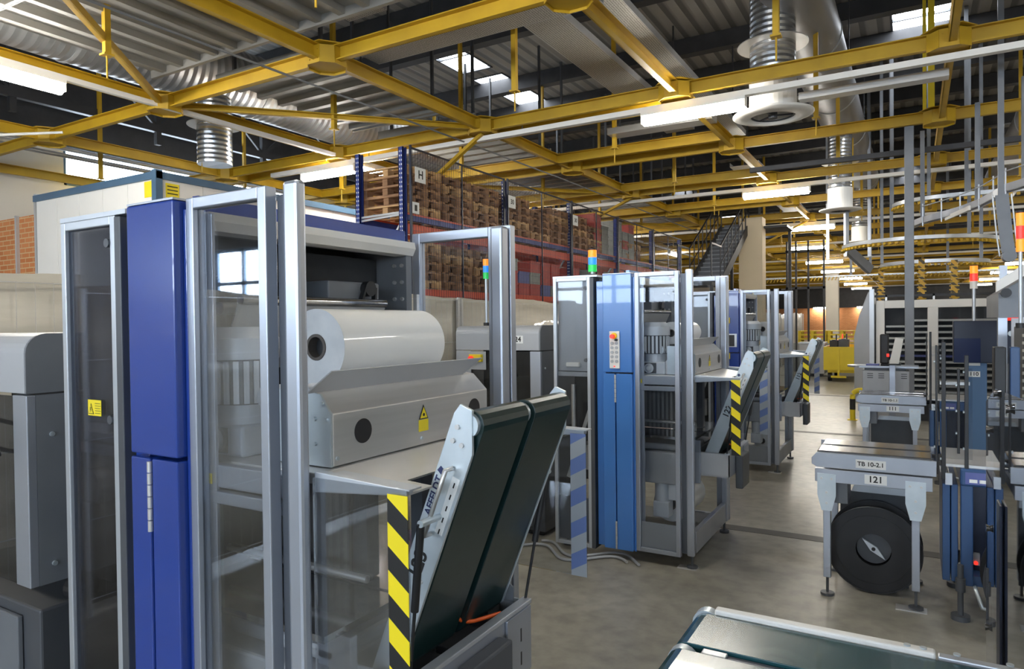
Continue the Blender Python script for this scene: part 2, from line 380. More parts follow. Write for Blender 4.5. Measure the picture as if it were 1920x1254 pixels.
# roof deck with openings for roof lights
SKL = [(-8.72, -7.9, 11.0, 12.75), (-8.72, -7.9, 13.15, 15.4), (-8.95, -8.15, 27, 29.2), (-8.95, -8.15, 35.3, 38), (-.38, .62, 13.6, 16.1), (-.45, .1, 27, 31),
       (-8.95, -8.15, 44, 46), (3.2, 4.2, 2, 4.5)]
mb = MB()
ys = sorted({HY0, HY1} | {q for s_ in SKL for q in s_[2:]}); xs = sorted({HX0, HX1} | {q for s_ in SKL for q in s_[:2]})
for a, b in zip(ys, ys[1:]):
    run = None
    for c, d in list(zip(xs, xs[1:]))+[(None, None)]:
        hole = c is None or any(s_[0] <= c < s_[1] and s_[2] <= a < s_[3] for s_ in SKL)
        if hole:
            if run: mb.box(run[0], run[1], a, b, HZ, HZ+.15); run = None
        else: run = [run[0], d] if run else [c, d]
struct('ceiling', mb, DECK)
for k, s_ in enumerate(SKL):
    w = MB(); x0, x1, y0, y1 = s_
    w.box(x0, x0+.04, y0, y1, HZ-.02, HZ+.15); w.box(x1-.04, x1, y0, y1, HZ-.02, HZ+.15); w.box(x0, x1, y0, y0+.04, HZ-.02, HZ+.15); w.box(x0, x1, y1-.04, y1, HZ-.02, HZ+.15)
    w.box(x0, x1, (y0+y1)/2-.02, (y0+y1)/2+.02, HZ-.02, HZ+.10)
    wo = struct('window_%d' % (k+7), w, GREYD); MB().box(x0+.04, x1-.04, y0+.04, y1-.04, HZ+.03, HZ+.05).build('window_pane', SKYP, wo)
# purlins under the deck
for k, y in enumerate([y_*1.9-5.5 for y_ in range(0, 40)]):
    if any(s_[2]-.1 < y < s_[3]+.1 for s_ in SKL): y = min([s_[2] for s_ in SKL]+[s_[3] for s_ in SKL], key=lambda q: abs(q-y))
    o = MB().box(HX0, HX1, y-.11, y+.11, HZ-.32, HZ-.01).build('roof_purlin', PURLIN)
    tag(o, 'dark steel purlin running crosswise under the corrugated roof', 'roof purlin', 'dark purlins under the roof deck')

# ================================================================== YELLOW ROOF STEEL
BAY = 3.2
NX = [(.101-.9343*j)*BAY for j in range(-2, 6)]      # j=-2..5
NYR = [(1.755+i)*BAY for i in range(-1, 20)]
TZ = 4.80


def channel(mb, p0, p1, h=.17, wd_=.075, t=.012):
    """yellow U section: web plus two flanges"""
    p0, p1 = Vector(p0), Vector(p1); d = (p1-p0).normalized(); sd = d.cross(Vector((0, 0, 1))).normalized()
    mb.bar(p0, p1, t, h)
    for s_ in (-1, 1):
        o = sd*wd_/2+Vector((0, 0, s_*(h/2-t/2))); mb.bar(p0+o, p1+o, wd_, t)


WHERE = ['right of the round air outlet', 'left of the round air outlet', 'above the blue wire mesh rack', 'over the empty pallets', 'near the white cabin']
for jj, x in enumerate(NX):
    j = jj-2
    root = thing('roof_beam', 'yellow lengthwise roof beam, %s' % {-2: 'furthest right near the wall', -1: 'above the strapping machines', 0: 'meeting the bright roof light at top right', 1: 'passing the end of the nearest tube lamp', 2: 'above the aisle face of the mesh-fronted rack',
                 3: 'running behind the pallet rack toward the cabin', 4: 'passing above the corner of the white cabin', 5: 'closest to the left wall window'}[j], 'roof beam', (x, 0, TZ), 'yellow lengthwise roof beams')
    m = MB(); channel(m, (0, -4, 0), (0, NYR[-1], 0), .17, .07); m2 = MB(); channel(m2, (.16, -4, 0), (.16, NYR[-1], 0), .0001, .0001)
    part('beam_channel', m, YEL, root)
    for i, y in enumerate(NYR):
        if y > 35: continue
        g = MB(); g.prism([(-.19, y-.09), (-.09, y-.19), (.09, y-.19), (.19, y-.09), (.19, y+.09), (.09, y+.19), (-.09, y+.19), (-.19, y+.09)], 2, -.100, -.088)
        g.prism([(-.26, y-.05), (-.12, y-.24), (.12, y-.24), (.26, y-.05), (.26, y+.05), (.12, y+.24), (-.12, y+.24), (-.26, y+.05)], 2, .087, .097)
        oc = [(-.20, y-.09), (-.09, y-.20), (.09, y-.20), (.20, y-.09), (.20, y+.09), (.09, y+.20), (-.09, y+.20), (-.20, y+.09)]
        for q1, q2 in zip(oc, oc[1:]+oc[:1]): g.bar((q1[0], q1[1], -.03), (q2[0], q2[1], -.03), .01, .19)
        if y < 20:
            for sx in (-.06, .0, .06):
                for zz in (-.08, .02): g.cyl((sx, y-.203, zz), (sx, y-.213, zz), .010, 6)
        part('gusset_plate', g, YEL, root)
for i, y in enumerate(NYR):
    for s_, nm in ((0, 'longer'), (1, 'shorter')):
        yy = y if s_ == 0 else (y+.5 if i == 2 else y-.7)
        if y < 6 and s_: continue
        m = MB(); channel(m, (HX0+.3, 0, 0), (HX1-.2 if s_ == 0 else NX[3], 0, 0), .17, .07)
        o = thing('roof_beam', 'yellow crosswise roof beam, %s one of a pair, in the row %s' % (nm, ['just above the camera', 'crossing the top left corner', 'behind the nearest tube lamp', 'second beyond the nearest lamp', 'third row, over the second lamp'][i] if i < 5 else 'among the distant lamps'), 'roof beam', (0, yy, TZ), 'yellow crosswise roof beams')
        part('beam_channel', m, YEL, o)
# diagonal braces and knee braces


def node(i, j, z=TZ): return Vector(((.101-.9343*j)*BAY, (1.755+i)*BAY, z))


for (a, b, lb) in [((0, 3), (-1, 2), 'rising to the top edge above the silver pipe'), ((0, 3), (1, 2), 'crossing in front of the wide spiral duct'), ((2, 3), (3, 2), 'above the second rack bay'), ((4, 3), (5, 2), 'far back over the pallets')]:
    m = MB(); channel(m, node(*a, TZ-.02), node(*b, TZ-.02), .08, .06)
    tag(m.build('diagonal_brace', YEL), 'thin yellow diagonal roof brace %s' % lb, 'roof brace')
for (i, j, dx, lb) in [(1, 2, -1.0, 'coming down above the rack corner'), (3, 2, -1.4, 'coming down over the second lamp trunking'), (5, 1, -1.2, 'above the steel stair')]:
    a = node(i, j, TZ-.1); b = a+Vector((dx, .1, -.55))
    tag(MB().bar(a, b, .07, .05).build('knee_brace', YEL), 'short yellow knee brace %s' % lb, 'roof brace')
for i in range(-1, 8):
    for j in range(-1, 5):
        c = (node(i, j)+node(i+1, j+1))/2
        m = MB(); m.box(-.03, .03, -.03, .03, 0, HZ-.32-4.62); m.box(-.05, .05, -.05, .05, -.02, 0); m.cyl((0, 0, -.25), (0, 0, -.02), .01, 6)
        o = m.build('roof_hanger', YEL, None, 0, (c.x, c.y, 4.62)); tag(o, 'vertical yellow hanger rod between the roof and the beam grid', 'roof hanger', 'yellow hangers of the beam grid')

# ================================================================== CEILING SHEETS, DUCTS, PIPES


def ribbed(x0, x1, y0, y1, z, along, label, th=.02, pitch=.33, name='ceiling_sheet'):
    """a suspended sheet with pressed ribs running along axis 'y' or 'x'"""
    m = MB(); m.box(x0, x1, y0, y1, z, z+th)
    r = thing(name, label, 'ceiling sheet', ((x0+x1)/2, (y0+y1)/2, z), 'ribbed ceiling sheets')
    root = r; off = Vector(r.location)
    m = MB()
    a0, a1 = (x0, x1) if along == 'y' else (y0, y1)
    n = max(1, int((a1-a0)/pitch)); q = (a1-a0)/n
    for k in range(n):
        s_ = a0+k*q
        prof = [(s_, 0), (s_+q*.72, 0), (s_+q*.74, -.075), (s_+q*.98, -.075), (s_+q, 0), (s_+q, .012), (s_, .012)]
        if along == 'y': m.prism([(p[0]-off.x, p[1]) for p in prof], 1, y0-off.y, y1-off.y)
        else: m.prism([(p[0]-off.y, p[1]) for p in prof], 0, x0-off.x, x1-off.x)
    part('ribbed_panel', m, TRAYL, root)
    e = MB(); e.box(x0-off.x, x1-off.x, y1-off.y-.02, y1-off.y+.03, -.1, .05); e.box(x0-off.x, x1-off.x, y0-off.y-.03, y0-off.y+.02, -.1, .05)
    pieces('edge_angle', e, TRAYL, root)
    h = MB()
    for px_ in (x0-off.x+.15, x1-off.x-.15):
        for py in (y0-off.y+.15, y1-off.y-.15): h.box(px_-.02, px_+.02, py-.02, py+.02, .03, HZ-.32-z)
    pieces('hanger', h, GREYD, root)


ribbed(-8.5, -3.4, -1.5, 5.35, 5.12, 'y', 'grey ribbed ceiling sheet filling the top left corner')
ribbed(-8.0, -6.1, 5.95, 8.5, 5.1, 'x', 'grey ribbed ceiling sheet between the first two beam rows, left of the perforated tray')
for k, y in enumerate((9.15, 12.4, 15.6, 18.8, 22)):
    ribbed(-8.0, -6.0, y, y+2.6, 5.1, 'x', ['grey ribbed ceiling sheet above the rack end frame', 'grey ribbed ceiling sheet above the rack, with dark holes at its edge', 'grey ribbed ceiling sheet far above the red crates', 'grey ribbed ceiling sheet before the stair', 'grey ribbed ceiling sheet by the stair top'][k])


def ptray(x0, x1, y0, y1, z, label):
    r = thing('perforated_tray', label, 'cable tray', ((x0+x1)/2, (y0+y1)/2, z), 'perforated trays under the roof'); ox, oy = r.location.x, r.location.y
    part('tray_bottom', MB().box(x0-ox, x1-ox, y0-oy, y1-oy, 0, .012), PERF, r)
    m = MB()
    if x1-x0 > y1-y0: m.box(x0-ox, x1-ox, y0-oy-.01, y0-oy, 0, .09); m.box(x0-ox, x1-ox, y1-oy, y1-oy+.01, 0, .09)
    else: m.box(x0-ox-.01, x0-ox, y0-oy, y1-oy, 0, .09); m.box(x1-ox, x1-ox+.01, y0-oy, y1-oy, 0, .09)
    pieces('tray_side', m, GREY, r)
    h = MB()
    if x1-x0 > y1-y0:
        for t in (x0+.4, x1-.4): h.box(t-ox-.012, t-ox+.012, -.012, .012, .012, HZ-.32-z)
    else:
        for t in (y0+.4, y1-.4): h.box(-.012, .012, t-oy-.012, t-oy+.012, .012, HZ-.32-z)
    pieces('hanger', h, PURLIN, r)


ptray(-6.1, -2.9, 6.45, 6.98, 5.25, 'wide perforated tray crossing above the first yellow beam, catching a highlight')
ptray(-5.75, -5.2, 1.5, 6.1, 5.4, 'perforated tray running lengthwise at the top middle edge')
ptray(-3.95, -3.45, 7.05, 12.5, 5.3, 'perforated tray running lengthwise left of the nearest lamp')
ptray(-3.15, -2.85, 7.05, 14, 5.45, 'narrow perforated tray beside the lengthwise beam over the lamp')
ptray(-3.6, -3.0, 16, 26, 5.3, 'perforated tray beyond the second lamp')


def hduct(x, z, r, y0, y1, m, label, seg=3.):
    o = thing('air_duct', label, 'air duct', (x, (y0+y1)/2, z)); h = (y1-y0)/2
    part('duct_pipe', MB().cyl((0, -h, 0), (0, h, 0), r, 40), m, o)
    c = MB(); y = -h+.8
    while y < h: c.ring((0, y, 0), (0, y+.05, 0), r+.012, r-.01, 40); y += seg
    pieces('joint_band', c, GREY, o)
    hg = MB(); y = -h+1
    while y < h: hg.box(-r-.02, -r-.005, y-.02, y+.02, 0, HZ-.32-z); hg.box(r+.005, r+.02, y-.02, y+.02, 0, HZ-.32-z); y += 4
    pieces('duct_hanger', hg, PURLIN, o)
    return o


hduct(-9.9, 5.95, .52, 1.2, 19, SPIRAL, 'wide silver spiral duct running lengthwise behind the left yellow beams')
hduct(-1.35, 6.15, .42, 7.6, 24, DUCTP, 'smooth grey duct running lengthwise right of the vertical spiral pipe')
hduct(2.35, 6.0, .50, 8.2, 30, DUCTP, 'smooth grey duct at the top right edge')


def vduct(x, y, z0, z1, r, label, flange=True, col_z=None):
    o = thing('air_outlet', label, 'air outlet', (x, y, z0))
    h = z1-z0
    part('spiral_pipe', MB().cyl((0, 0, .45 if flange else 0), (0, 0, h), r, 32), SPIRALV, o)
    rg = MB().ring((0, 0, h*.55), (0, 0, h*.55+.012), r*1.55, r, 40); part('collar', rg, STEEL, o)
    if flange:
        part('white_sleeve', MB().ring((0, 0, .05), (0, 0, .5), r+.01, r-.02, 32), WHITE, o)
        f = MB(); n = 40; vs = []; fs = []
        pr = [(r-.02, .05), (r*1.05, .0), (r*1.65, .03), (r*1.78, .045), (r*1.78, .055), (r*1.6, .05), (r*1.05, .03), (r-.01, .07)]
        for (rr, zz) in pr:
            for i in range(n): vs.append((rr*math.cos(2*PI*i/n), rr*math.sin(2*PI*i/n), zz))
        for k in range(len(pr)):
            k2 = (k+1) % len(pr)
            for i in range(n): fs.append((k*n+i, k*n+(i+1) % n, k2*n+(i+1) % n, k2*n+i))
        f.add(vs, fs, True); part('round_flange', f, WHITE, o)
        s_ = MB(); s_.ring((0, 0, .03), (0, 0, .045), r*.96, r*.88, 32)
        for a in range(3): s_.bar((0, 0, .04), (r*.92*math.cos(a*2.1+.3), r*.92*math.sin(a*2.1+.3), .04), .02, .02)
        s_.cyl((0, 0, .0), (0, 0, .1), r*.2, 16); part('spider_bracket', s_, GREYD, o)
    return o


vduct(-1.605, 9.6, 4.47, 6.2, .285, 'vertical silver spiral pipe ending in a round cream outlet above the nearest lamp')
vduct(-1.36, 16.2, 4.1, 6.0, .235, 'smaller round outlet pipe further back, below the smooth duct')
vduct(-9.85, 7.25, 4.45, 5.6, .27, 'vertical silver pipe with a collar hanging from the left spiral duct', flange=False)
vduct(-1.4, 23.2, 4.1, 6.0, .235, 'most distant round air outlet, by the curved chain track')


def pipe(name, pts, r, m, label, cat, group=None):
    o = MB().tube(pts, r, 8).build(name, m); return tag(o, label, cat, group)


pipe('conduit_pipe', [(-6.13, 3.2, 4.63), (-5.95, 12, 4.63), (-5.9, 22, 4.63)], .014, GREYM, 'thin steel conduit crossing diagonally over the left beams to the rack', 'pipe')
pipe('conduit_pipe', [(-7.3, 3.0, 4.66), (-5.9, 3.05, 4.66)], .016, ALUL, 'pair of thin pale pipes in the top left corner', 'pipe')
pipe('conduit_pipe', [(-11.6, 4.5, 4.55), (-10.9, 5.45, 4.72)], .02, WHITE, 'short white tube with a capped end under the left beam', 'pipe')
for k, (x, z, lb) in enumerate([(-13.9, 5.35, 'upper'), (-13.9, 5.22, 'middle'), (-13.9, 5.09, 'lower')]):
    pipe('supply_pipe', [(x, 3, z), (x, 24, z)], .045, STEEL, '%s of three silver pipes along the left wall' % lb, 'pipe')
# galvanised boxes right of the outlet
for k, (x0, x1, y, z, lb) in enumerate([(-1.2, .25, 9.7, 5.12, 'upper'), (-1.25, .35, 9.4, 4.62, 'lower')]):
    o = MB().box(x0, x1, y-.09, y+.09, z-.045, z+.045).build('galvanised_rail', STEEL, None, .004); tag(o, '%s galvanised rail right of the round air outlet' % lb, 'rail')
o = MB().box(-4.2, -2.55, 10.2, 10.5, 4.78, 4.88).build('galvanised_rail', STEEL, None, .004); tag(o, 'galvanised channel hanging left of the nearest lamp', 'rail')
# lattice girder near left wall
g = thing('lattice_girder', 'dark lattice girder along the left wall under the roof', 'girder', (-13.2, 0, 0))
pieces('chord', MB().box(-.06, .06, -2, 40, 5.75, 5.9).box(-.06, .06, -2, 40, 6.95, 7.1), PURLIN, g)
m = MB(); y = -2.
while y < 38: m.bar((0, y, 5.85), (0, y+1.3, 7.0), .07, .07); m.bar((0, y+1.3, 7.0), (0, y+2.6, 5.85), .05, .05); m.box(-.05, .05, y-.05, y+.05, 5.5, 7.0); y += 2.6
pieces('web_member', m, PURLIN, g)

# ================================================================== LIGHTS


def lamp(x, y, z, L, along, label, group=None):
    r = thing('tube_lamp', label, 'tube lamp', (x, y, z), group)
    a = L/2
    if along == 'x': p = lambda t, s, zz: (t, s, zz)
    else: p = lambda t, s, zz: (s, t, zz)
    h = MB(); q = [p(-a, -.07, 0), p(a, .07, .045)]; h.box(q[0][0], q[1][0], q[0][1], q[1][1], 0, .045); part('lamp_housing', h, WHITE, r)
    t = MB(); t.cyl(p(-a+.03, 0, -.06), p(a-.03, 0, -.06), .068, 16); part('glowing_tube', t, TUBE, r)
    e = MB(); e.box(*sorted((p(-a, -.06, 0)[0], p(-a+.03, .06, 0)[0])), *sorted((p(-a, -.06, 0)[1], p(-a+.03, .06, 0)[1])), -.10, 0)
    e.box(*sorted((p(a-.03, -.06, 0)[0], p(a, .06, 0)[0])), *sorted((p(a-.03, -.06, 0)[1], p(a, .06, 0)[1])), -.09, 0); pieces('end_cap', e, WHITE, r)
    return r


ROWS = [2.5, 8.88, 15.4, 21.7, 27.7, 34.8, 41.8, 49.5, 57.5, 66]
XR = [(-3.15, -1.8), (-3.15, -1.8), (-3.2, -1.85), (-3.35, -1.95), (-4.1, -2.7), (-4.4, -2.8), (-4.5, -2.8), (-4.45, -2.85), (-4.6, -3.), (-4.7, -3.1)]
OW = ['nearest, overhead out of the way', 'largest and brightest, beside the round air outlet', 'second in the row going back', 'third in the row going back', 'fourth in the row going back', 'fifth in the row going back', 'sixth in the row going back', 'seventh in the row going back', 'eighth in the row going back', 'last in the row by the far wall']
for k, y in enumerate(ROWS):
    tr = thing('lamp_trunking', 'white lamp trunking across the hall, its lamp %s' % OW[k], 'lamp trunking', (0, y, 4.6))
    part('trunking_rail', MB().box(-10.4, HX1-.3, -.045, .045, 0, .07), WHITE, tr)
    m = MB()
    for x in (-8, -5, 0.6, 6): m.cyl((x, 0, .07), (x, 0, .17), .008, 6)
    pieces('hanger', m, GREYD, tr)
    x0, x1 = XR[k]
    lamp((x0+x1)/2, y, 4.553, x1-x0, 'x', 'tube lamp over the aisle, %s' % OW[k])
    if k in (0,):
        lamp(-7.3, y, 4.553, 1.45, 'x', 'added tube lamp out of frame at the left'); lamp(4.2, y, 4.553, 1.45, 'x', 'added tube lamp out of frame to the right')  # unseen side lamps added to raise the ambient light
    else:
        lamp(4.6, y, 4.553, 1.45, 'x', 'tube lamp over the right-hand machines, in the %s' % OW[k].replace('largest and brightest, beside the round air outlet', 'nearest row').replace(' in the row going back', ' row'))  # right-hand lamps added to keep the hall evenly bright
lamp(-8.95, 8.88, 4.553, 1.3, 'x', 'tube lamp above the first machine post')
lamp(-8.0, -3, 4.553, 1.45, 'x', 'added tube lamp behind the camera at left'); lamp(-2.5, -3, 4.553, 1.45, 'x', 'added tube lamp behind the camera over the aisle')  # unseen lamps added behind the camera for more ambient light
tr = thing('lamp_trunking', 'white lamp trunking running lengthwise in front of the white cabin', 'lamp trunking', (-8.56, 0, 4.70)); part('trunking_rail', MB().box(-.03, .03, -2, 34, 0, .06), WHITE, tr)
for y0, y1, lb in [(2.85, 4.3, 'at the left edge of the photo'), (9.2, 10.1, 'small one glowing left of the pallet stack'), (15, 16.4, 'hidden behind the rack'), (20.2, 21.2, 'small one right of the crates'), (27.2, 28.6, 'distant one left of the stair')]:
    lamp(-8.56, (y0+y1)/2, 4.65, y1-y0, 'y', 'lengthwise tube lamp, %s' % lb)

# ================================================================== WRAPPING MACHINES


def text_w(name, s, size, m, par, loc, root, **k):
    c = Vector(root.location)
    return text(name, s, size, m, par, (loc[0]-c.x, loc[1]-c.y, loc[2]-c.z), **k)


def make_machine(a, blue):
    r = thing('wrapping_machine', '', 'wrapping machine', (-1.95, a+.5, 0), 'film wrapping machines in a row')
    P = lambda n, m, mt, bev=0, par=None, label=None: pw(n, m, mt, par or r, bev, label, r)
    # frame
    P('corner_post', MB().box(-1.425, -1.37, a-.03, a+.004, .10, 2.18), ALU, .010)
    P('corner_post', MB().box(-1.425, -1.37, a+.985, a+1.04, .10, 2.18), ALU, .010)
    P('recess_shade_strip', MB().box(-1.462, -1.427, a-.012, a+.02, .12, 2.15), ALUD)  # dark strip painted in for the shade between door and post
    P('bottom_rail', MB().box(-1.42, -1.38, a+.06, a+.97, .10, .26), ALU, .004, label='aluminium rail at the foot of the aisle side')
    P('bottom_rail', MB().box(-2.48, -1.43, a+.02, a+.06, .10, .20), GREYM)
    for x, y in ((-1.40, a+.02), (-1.40, a+1.0), (-2.44, a+.1), (-2.44, a+.95)):
        P('levelling_foot', MB().cyl((x, y, .015), (x, y, .12), .01, 10).cyl((x, y, 0.002), (x, y, .02), .04, 16), GREYD)
    P('floor_anchor_plate', MB().box(-1.50, -1.36, a-.02, a+.05, 0, .008), STEEL)
    # left cabinet
    P('cabinet_body', MB().box(-2.46, -2.17, a+.0, a+.5, 1.42, 2.13), GREY, .004)
    P('cabinet_side', MB().box(-2.165, -2.13, a-.05, a+.25, .05, 2.15), GREYD, .003, label='dark side sheet of the cabinet')
    P('cabinet_top', MB().box(-2.48, -2.10, a-.05, a+.5, 2.155, 2.17), ALUL)
    P('cabinet_shelf', MB().box(-2.46, -2.17, a-.01, a+.5, 1.38, 1.415), GREY)
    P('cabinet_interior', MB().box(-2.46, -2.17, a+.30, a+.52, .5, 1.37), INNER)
    P('lower_panel', MB().box(-2.46, -2.17, a-.01, a+.02, .08, .42), GREYM)
    v = MB(); v.cyl((-2.40, a+.15, .5), (-2.40, a+.15, 1.3), .02, 12).box(-2.35, -2.25, a+.12, a+.28, .62, .82).cyl((-2.3, a+.1, .82), (-2.3, a+.1, .95), .03, 12).bar((-2.43, a+.1, .55), (-2.22, a+.1, 1.15), .015, .03)
    P('valve_unit', v, STEEL)
    d = P('cabinet_door_frame', MB().frame_xz(-2.48, -2.16, .05, 2.155, a-.05, a-.02, .028), ALUL, .003)
    P('door_pane', MB().box(-2.452, -2.188, a-.038, a-.032, .078, 2.127), PLEX, 0, d)
    h = MB().box(-2.385, -2.265, a-.027, a+.0, 1.455, 1.49); P('cabinet_handle', h, WHITE, .008)
    P('door_lock', MB().cyl((-2.20, a-.055, 1.51), (-2.20, a-.035, 1.51), .014, 14), GREYD, 0, d)
    P('door_lock', MB().cyl((-2.20, a-.055, 2.07), (-2.20, a-.035, 2.07), .014, 14), GREYD, 0, d)
    # blue column
    u = P('blue_column', MB().box(-2.045, -1.815, a-.08, a-.005, 1.425, 2.165), blue, .006)
    P('column_lid', MB().box(-2.043, -1.817, a-.078, a-.007, 2.166, 2.172), ALU, 0, u)
    P('blue_strip', MB().box(-2.12, -2.046, a-.02, a+.12, .08, 2.12), blue, .004)
    P('blue_strip', MB().box(-1.814, -1.80, a-.05, a-.005, .08, 2.14), blue, .003)
    l = P('lower_door', MB().box(-2.045, -1.95, a-.08, a-.005, .085, 1.415), blue, .005)
    l2 = P('lower_door', MB().box(-1.94, -1.815, a-.08, a-.005, .085, 1.415), blue, .005)
    for z0 in (1.20, .09):
        hg = MB()
        for k in range(6): hg.cyl((-1.945, a-.083, z0+k*.035), (-1.945, a-.083, z0+k*.035+.032), .0075, 10)
        P('piano_hinge', hg, STEEL, 0, l)
    P('inner_jamb', MB().box(-1.805, -1.745, a-.006, a+.004, .10, 2.13), ALU, .002)
    # near glass door
    d = P('glass_door_frame', MB().frame_xz(-1.80, -1.465, .09, 2.17, a-.05, a-.012, .032), ALU, .003)
    P('door_pane', MB().box(-1.768, -1.497, a-.035, a-.029, .122, 2.138), PLEX, 0, d)
    P('kick_panel', MB().box(-1.768, -1.497, a-.028, a-.018, .122, .31), GREY, 0, d)
    # far glass door
    d = P('far_door_frame', MB().frame_xz(-1.86, -1.37, .10, 2.19, a+1.052, a+1.09, .04, None, .105), ALU, .003)
    P('door_pane', MB().box(-1.82, -1.475, a+1.068, a+1.074, .14, 2.15), PLEX, 0, d)
    P('door_hinge', MB().box(-1.845, -1.825, a+1.035, a+1.052, 1.86, 1.93), STEEL, 0, d)
    # shell
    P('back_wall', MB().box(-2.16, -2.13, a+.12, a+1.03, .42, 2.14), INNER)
    P('roof_sheet', MB().box(-2.13, -1.88, a+.06, a+1.04, 2.12, 2.15), GREYD)
    P('header_bar', MB().box(-1.90, -1.87, a+.04, a+1.02, 2.148, 2.20), blue, .003)
    P('header_lip', MB().prism([(-1.90, 2.147), (-1.82, 2.147), (-1.815, 2.12), (-1.83, 2.092), (-1.86, 2.09), (-1.90, 2.09)], 1, a+.04, a+1.02), WHITE)
    f = P('far_inner_wall', MB().box(-2.13, -1.84, a+.985, a+1.02, 1.38, 2.12), GREYM)
    for z in (2.05, 1.98, 1.91):
        for x in (-1.90, -1.86): P('bolt', MB().cyl((x, a+.975, z), (x, a+.985, z), .008, 8), STEEL, 0, f)
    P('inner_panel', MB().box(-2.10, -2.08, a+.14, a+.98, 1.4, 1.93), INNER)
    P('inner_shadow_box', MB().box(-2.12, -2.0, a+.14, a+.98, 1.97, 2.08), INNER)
    g = P('drive_box', MB().box(-2.05, -1.88, a+.58, a+.86, 1.84, 1.97), GREYM, .006)
    P('drive_pulley', MB().cyl((-1.88, a+.78, 1.945), (-1.85, a+.78, 1.945), .03, 20), BLACK, 0, g)
    P('drive_belt', MB().bar((-1.86, a+.755, 1.95), (-1.86, a+.69, 1.80), .02, .01).bar((-1.86, a+.81, 1.95), (-1.86, a+.80, 1.80), .02, .01), BLACK, 0, g)
    P('guide_roller', MB().cyl((-1.80, a+.13, 1.885), (-1.80, a+.80, 1.885), .016, 16), SHINY)
    P('guide_roller', MB().cyl((-1.90, a+.13, 1.86), (-1.90, a+.80, 1.86), .02, 16), STEEL)
    P('film_guide_plate', MB().bar((-1.80, a+.46, 1.87), (-1.90, a+.46, 1.66), .68, .006), GREY)
    # deck, housing, table
    P('deck_rail', MB().box(-2.10, -1.44, a+.0, a+.03, 1.335, 1.40), ALU, .003)
    P('deck_rail', MB().box(-2.10, -1.44, a-.008, a+.02, 1.29, 1.325), ALU, .003)
    P('deck', MB().box(-2.12, -1.375, a+.035, a+.97, 1.375, 1.405), STEEL, .003)
    P('lower_housing', MB().box(-2.1, -1.45, a+.08, a+.95, .58, .82), GREY, .01)
    P('housing_cover', MB().box(-1.9, -1.43, a+.14, a+.5, .825, .875), GREY, .015)
    P('slide_table', MB().box(-2.12, -1.40, a+.07, a+.96, .925, .945), SHINY)
    P('table_gap', MB().box(-2.12, -1.40, a+.40, a+.41, .945, .947), BLACK)
    P('cross_rod', MB().cyl((-2.1, a+.30, 1.02), (-1.45, a+.30, 1.02), .012, 12), STEEL)
    P('strip_curtain', MB().box(-2.10, -1.66, a+.44, a+.45, .95, 1.33), CURT)
    P('inner_column', MB().box(-1.64, -1.58, a+.44, a+.50, .95, 1.33), GREYD); P('inner_column', MB().box(-1.52, -1.47, a+.60, a+.66, .95, 1.33), GREYD)
    P('lower_tray', MB().box(-2.1, -1.45, a+.10, a+.95, .13, .16), GREYM)
    # slanted infeed plate
    P('drip_plate', MB().add([(-1.372, a+.03, 1.405), (-1.372, a+.93, 1.405), (-1.20, a+.93, 1.375), (-1.20, a+.19, 1.375), (-1.06, a+.12, 1.39), (-1.06, a+.02, 1.39),
                             (-1.372, a+.03, 1.40), (-1.372, a+.93, 1.40), (-1.20, a+.93, 1.37), (-1.20, a+.19, 1.37), (-1.06, a+.12, 1.385), (-1.06, a+.02, 1.385)],
                            [(0, 1, 2, 3), (0, 3, 4, 5), (7, 6, 9, 8), (6, 11, 10, 9), (0, 6, 7, 1), (1, 7, 8, 2), (2, 8, 9, 3), (3, 9, 10, 4), (4, 10, 11, 5), (5, 11, 6, 0)]), STEEL)
    # film trough / sensor box
    b0, b1 = a+.105, a+.90
    t = P('trough_box', MB().prism([(-1.62, 1.408), (-1.39, 1.408), (-1.39, 1.556), (-1.45, 1.614), (-1.50, 1.618), (-1.62, 1.50)], 1, b0, b1), STEEL, .003)
    P('end_plate', MB().prism([(-1.60, 1.408), (-1.39, 1.408), (-1.39, 1.556), (-1.43, 1.61), (-1.52, 1.62), (-1.60, 1.62)], 1, b0-.008, b0-.001), STEELW, 0, t)
    P('trough_flap', MB().add([(-1.455, b0-.03, 1.612), (-1.41, b0+.02, 1.672), (-1.41, b1+.0, 1.672), (-1.455, b1-.07, 1.612), (-1.459, b0-.03, 1.614), (-1.414, b0+.02, 1.674), (-1.414, b1, 1.674), (-1.459, b1-.07, 1.614)],
                             [(0, 1, 2, 3), (7, 6, 5, 4), (0, 4, 5, 1), (1, 5, 6, 2), (2, 6, 7, 3), (3, 7, 4, 0)]), GREY, 0, t)
    for y, nm in ((a+.225, 1), (a+.81, 2)):
        P('round_opening', MB().cyl((-1.392, y, 1.493), (-1.3885, y, 1.493), .036, 28), BLACK, 0, t)
    for (y, z) in ((a+.12, 1.43), (a+.85, 1.43), (a+.5, 1.43)): P('bolt', MB().cyl((-1.39, y, z), (-1.386, y, z), .006, 8), STEELW, 0, t)
    for (x, z) in ((-1.42, 1.585), (-1.405, 1.54), (-1.45, 1.54), (-1.45, 1.47)): P('bolt', MB().cyl((x, b0-.014, z), (x, b0-.008, z), .006, 8), STEELW, 0, t)
    w = P('laser_warning_sticker', MB().box(-1.3895, -1.3885, a+.485, a+.535, 1.452, 1.490), YELS, 0, t)
    P('warning_triangle', MB().prism([(a+.486, 1.492), (a+.534, 1.492), (a+.510, 1.538)], 0, -1.3895, -1.3880), INK, 0, w)
    P('triangle_fill', MB().prism([(a+.491, 1.495), (a+.529, 1.495), (a+.510, 1.531)], 0, -1.388, -1.3875), YELS, 0, w)
    P('sunburst_mark', MB().cyl((-1.3875, a+.510, 1.506), (-1.387, a+.510, 1.506), .0055, 10), INK, 0, w)
